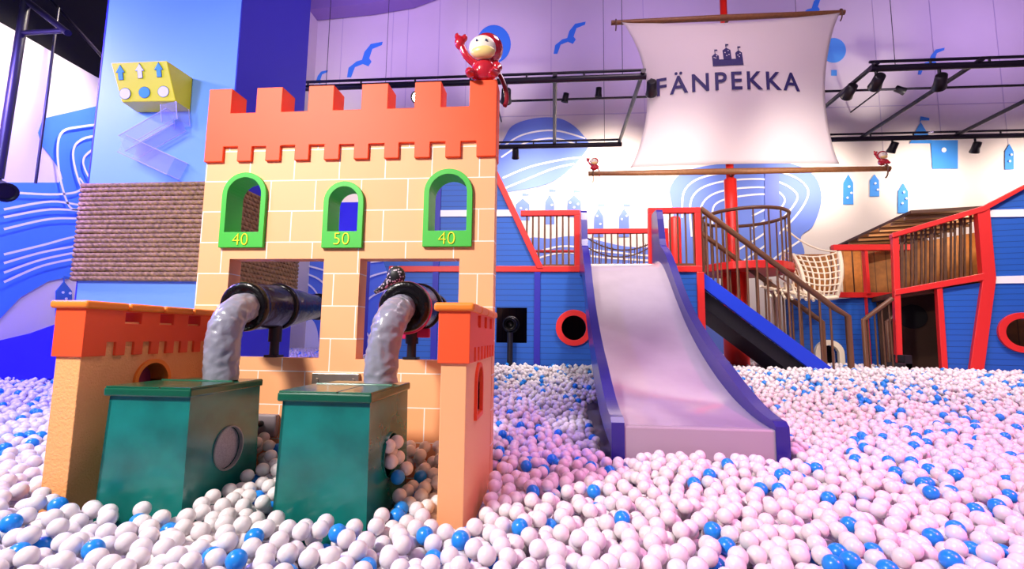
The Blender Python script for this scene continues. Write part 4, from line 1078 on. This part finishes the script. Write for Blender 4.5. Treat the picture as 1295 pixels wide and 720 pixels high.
def rest(x, y, base, nb):
    z = base
    for (qx, qy, qz) in nb:
        r2 = (qx - x) ** 2 + (qy - y) ** 2
        if r2 < DB * DB:
            zz = qz + math.sqrt(DB * DB - r2)
            if zz > z: z = zz
    return z
Y1 = 5.2
def xr(y): return -1.05 * y - 1.1, 1.28 * y + .9
cells = []
for y in np.arange(1.15, Y1, .02): cells.append(y)
ntry = 0
wts = [xr(y)[1] - xr(y)[0] for y in cells]; tot = sum(wts) * .02
NT = int(tot * 245 * 9)
for _ in range(NT):
    y = rng.choices(cells, wts)[0] if False else None
    # sample y with density proportional to the strip width
    while True:
        y = rng.uniform(1.15, Y1); a, b = xr(y)
        if rng.random() < (b - a) / (xr(Y1)[1] - xr(Y1)[0]): break
    x = rng.uniform(a, b)
    if blocked(x, y): continue
    nb = near(x, y); lim = surf(x, y) - RB + .012
    base = surf(x, y) - .165 + RB
    best = (rest(x, y, base, nb), x, y)
    if best[0] > lim + .05: continue
    for k in range(6):
        x2, y2 = x + rng.uniform(-.028, .028), y + rng.uniform(-.028, .028)
        if blocked(x2, y2): continue
        z2 = rest(x2, y2, base, near(x2, y2))
        if z2 < best[0]: best = (z2, x2, y2)
    if best[0] > lim: continue
    z, x, y = best
    grid.setdefault((int(math.floor(x / DB)), int(math.floor(y / DB))), []).append((x, y, z)); balls.append((x, y, z))
far = []
row = 0; y = Y1 + .02
while y < WY - .15:
    x = -6.9 + (row % 2) * RB
    while x < 13.2:
        px_, py_ = x + rng.uniform(-.015, .015), y + rng.uniform(-.015, .015)
        if not blocked(px_, py_) and (-1.15 * py_ - 1.0 < px_ < 1.3 * py_ + 1.0):
            s = surf(px_, py_) - RB
            far.append((px_, py_, s + rng.uniform(-.03, .012)))
            if rng.random() < .28:
                far.append((px_ + RB, py_ + .02, s + .035))
        x += DB
    y += DB * .9; row += 1
# balls spilling out of the right bin's hole
hx, hy, hz, hr = holeB
spill = [(hx + .012, hy - .055, hz + .055, 0), (hx + .03, hy + .015, hz + .06, 0), (hx + .026, hy - .05, hz - .02, 0), (hx + .035, hy + .03, hz - .018, 0), (hx + .058, hy - .035, hz - .095, 1), (hx + .075, hy + .045, hz - .075, 0), (hx + .005, hy + .02, hz + .0, 0), (hx - .04, hy - .02, hz + .05, 0), (hx - .05, hy + .03, hz - .03, 0)]
balls = [b for b in balls if all((b[0] - s[0]) ** 2 + (b[1] - s[1]) ** 2 + (b[2] - s[2]) ** 2 > (DB * .93) ** 2 for s in spill)]
# which are white, which blue
def isblue(p):
    n = noise.noise(Vector((p[0] * 1.1 + 3, p[1] * 1.1, 5)))
    return rng.random() < .095 + .11 * n
allb = [(p, isblue(p)) for p in balls]
far = [(p, isblue(p)) for p in far]
# pick the balls that show largest
g2 = {}
for k, (p, b) in enumerate(allb): g2.setdefault((int(math.floor(p[0] / DB)), int(math.floor(p[1] / DB))), []).append(p)
def is_top(p):
    i, j = int(math.floor(p[0] / DB)), int(math.floor(p[1] / DB))
    for a in (-1, 0, 1):
        for b in (-1, 0, 1):
            for q in g2.get((i + a, j + b), ()):
                if q[2] > p[2] + .02 and (q[0] - p[0]) ** 2 + (q[1] - p[1]) ** 2 < (DB * .62) ** 2: return False
    return True
OCC = [(-2.42, -2.24, 2.09, 3.0, 1.4), (-.52, -.34, 2.08, 3.0, 1.4), (-2.42, -.33, 2.955, 3.125, 1.09), (-2.16, -1.67, 2.08, 2.74, .99), (-1.28, -.79, 2.05, 2.70, .99), (.36, 1.54, 3.22, 6.9, .66)]
def occluded(p):
    for a, b, c, d, zt in OCC:
        for k in range(1, 60):
            t = k / 60; x, y, z = p[0] * t, p[1] * t, CAM[2] + (p[2] - CAM[2]) * t
            if a < x < b and c < y < d and z < zt: return True
    return False
def frame_ok(p):
    px, py = pix(p); return -10 < px < 1305 and py < 738
order = sorted(range(len(allb)), key=lambda k: np.dot(np.array(allb[k][0]) - CAM, FW))
solo_w, solo_b, taken = [], [], set()
for k in order:
    p, b = allb[k]
    L_ = solo_b if b else solo_w
    if len(L_) >= 290: 
        if len(solo_b) >= 290 and len(solo_w) >= 290: break
        continue
    if frame_ok(p) and is_top(p) and not occluded(p): L_.append(p); taken.add(k)
def ico(sub):
    bm = bmesh.new(); bmesh.ops.create_icosphere(bm, subdivisions=sub, radius=RB)
    v = np.array([q.co[:] for q in bm.verts]); f = np.array([[q.index for q in fc.verts] for fc in bm.faces]); bm.free(); return v, f
def ball_mesh(m, nm):
    v, f = ico(4); me = bpy.data.meshes.new(nm); me.from_pydata(v.tolist(), [], f.tolist()); me.polygons.foreach_set('use_smooth', [True] * len(f)); me.materials.append(m); return me
me_w, me_b = ball_mesh(M_ball_w, 'pit_ball'), ball_mesh(M_ball_b, 'pit_ball_blue')
def zone(p):
    px, py = pix(p)
    if px < 345: return 'the left foreground by the left bin'
    if px < 640: return 'the middle foreground by the right bin'
    if px < 960: return 'the pit before the wide slide'
    return 'the right foreground of the pit'
def put(p, blue, label, group):
    o = bpy.data.objects.new('blue_pit_ball' if blue else 'white_pit_ball', me_b if blue else me_w); COL.objects.link(o); o.location = p
    tag(o, label, 'ball', group)
for p in solo_w: put(p, 0, 'glossy white plastic ball in ' + zone(p), 'white balls in ' + zone(p))
for p in solo_b:
    f_ = 'blue plastic ball in ' + zone(p); put(p, 1, 'glossy ' + f_, 'blue balls in ' + zone(p))
for x, y, z, b in spill:
    put((x, y, z), b, 'single blue ball dropping from the right bin\'s side hole' if b else 'white ball spilling out of the right green bin\'s round hole', None if b else 'white balls spilling from the bin hole')
def mass(name, pts_sub, m, label):
    V, F, o = [], [], 0
    for pts, sub in pts_sub:
        if not len(pts): continue
        v, f = ico(sub); P = np.array(pts); n = len(P)
        V.append((P[:, None, :] + v[None]).reshape(-1, 3)); F.append((f[None] + (np.arange(n) * len(v))[:, None, None]).reshape(-1, 3) + o); o += n * len(v)
    V, F = np.concatenate(V), np.concatenate(F)
    me = bpy.data.meshes.new(name)
    me.vertices.add(len(V)); me.vertices.foreach_set('co', V.astype(np.float32).ravel())
    me.loops.add(F.size); me.loops.foreach_set('vertex_index', F.astype(np.int32).ravel())
    me.polygons.add(len(F)); me.polygons.foreach_set('loop_start', (np.arange(len(F)) * 3).astype(np.int32)); me.polygons.foreach_set('use_smooth', np.ones(len(F), dtype=bool))
    me.update(calc_edges=True); me.materials.append(m)
    ob = bpy.data.objects.new(name, me); COL.objects.link(ob); ob['kind'] = 'stuff'
    tag(ob, label, 'balls')
nearw = [p for k, (p, b) in enumerate(allb) if not b and k not in taken]; nearb = [p for k, (p, b) in enumerate(allb) if b and k not in taken]
mass('white_ball_bed', [([p for p in nearw if p[1] < 3.4], 3), ([p for p in nearw if p[1] >= 3.4], 2), ([p for p, b in far if not b], 1)], M_ball_w, 'deep bed of white plastic balls filling the pit behind the front balls')
mass('blue_ball_scatter', [([p for p in nearb if p[1] < 3.4], 3), ([p for p in nearb if p[1] >= 3.4], 2), ([p for p, b in far if b], 1)], M_ball_b, 'blue plastic balls scattered through the farther white ball bed')
print('balls', len(balls), len(far), len(solo_w), len(solo_b))
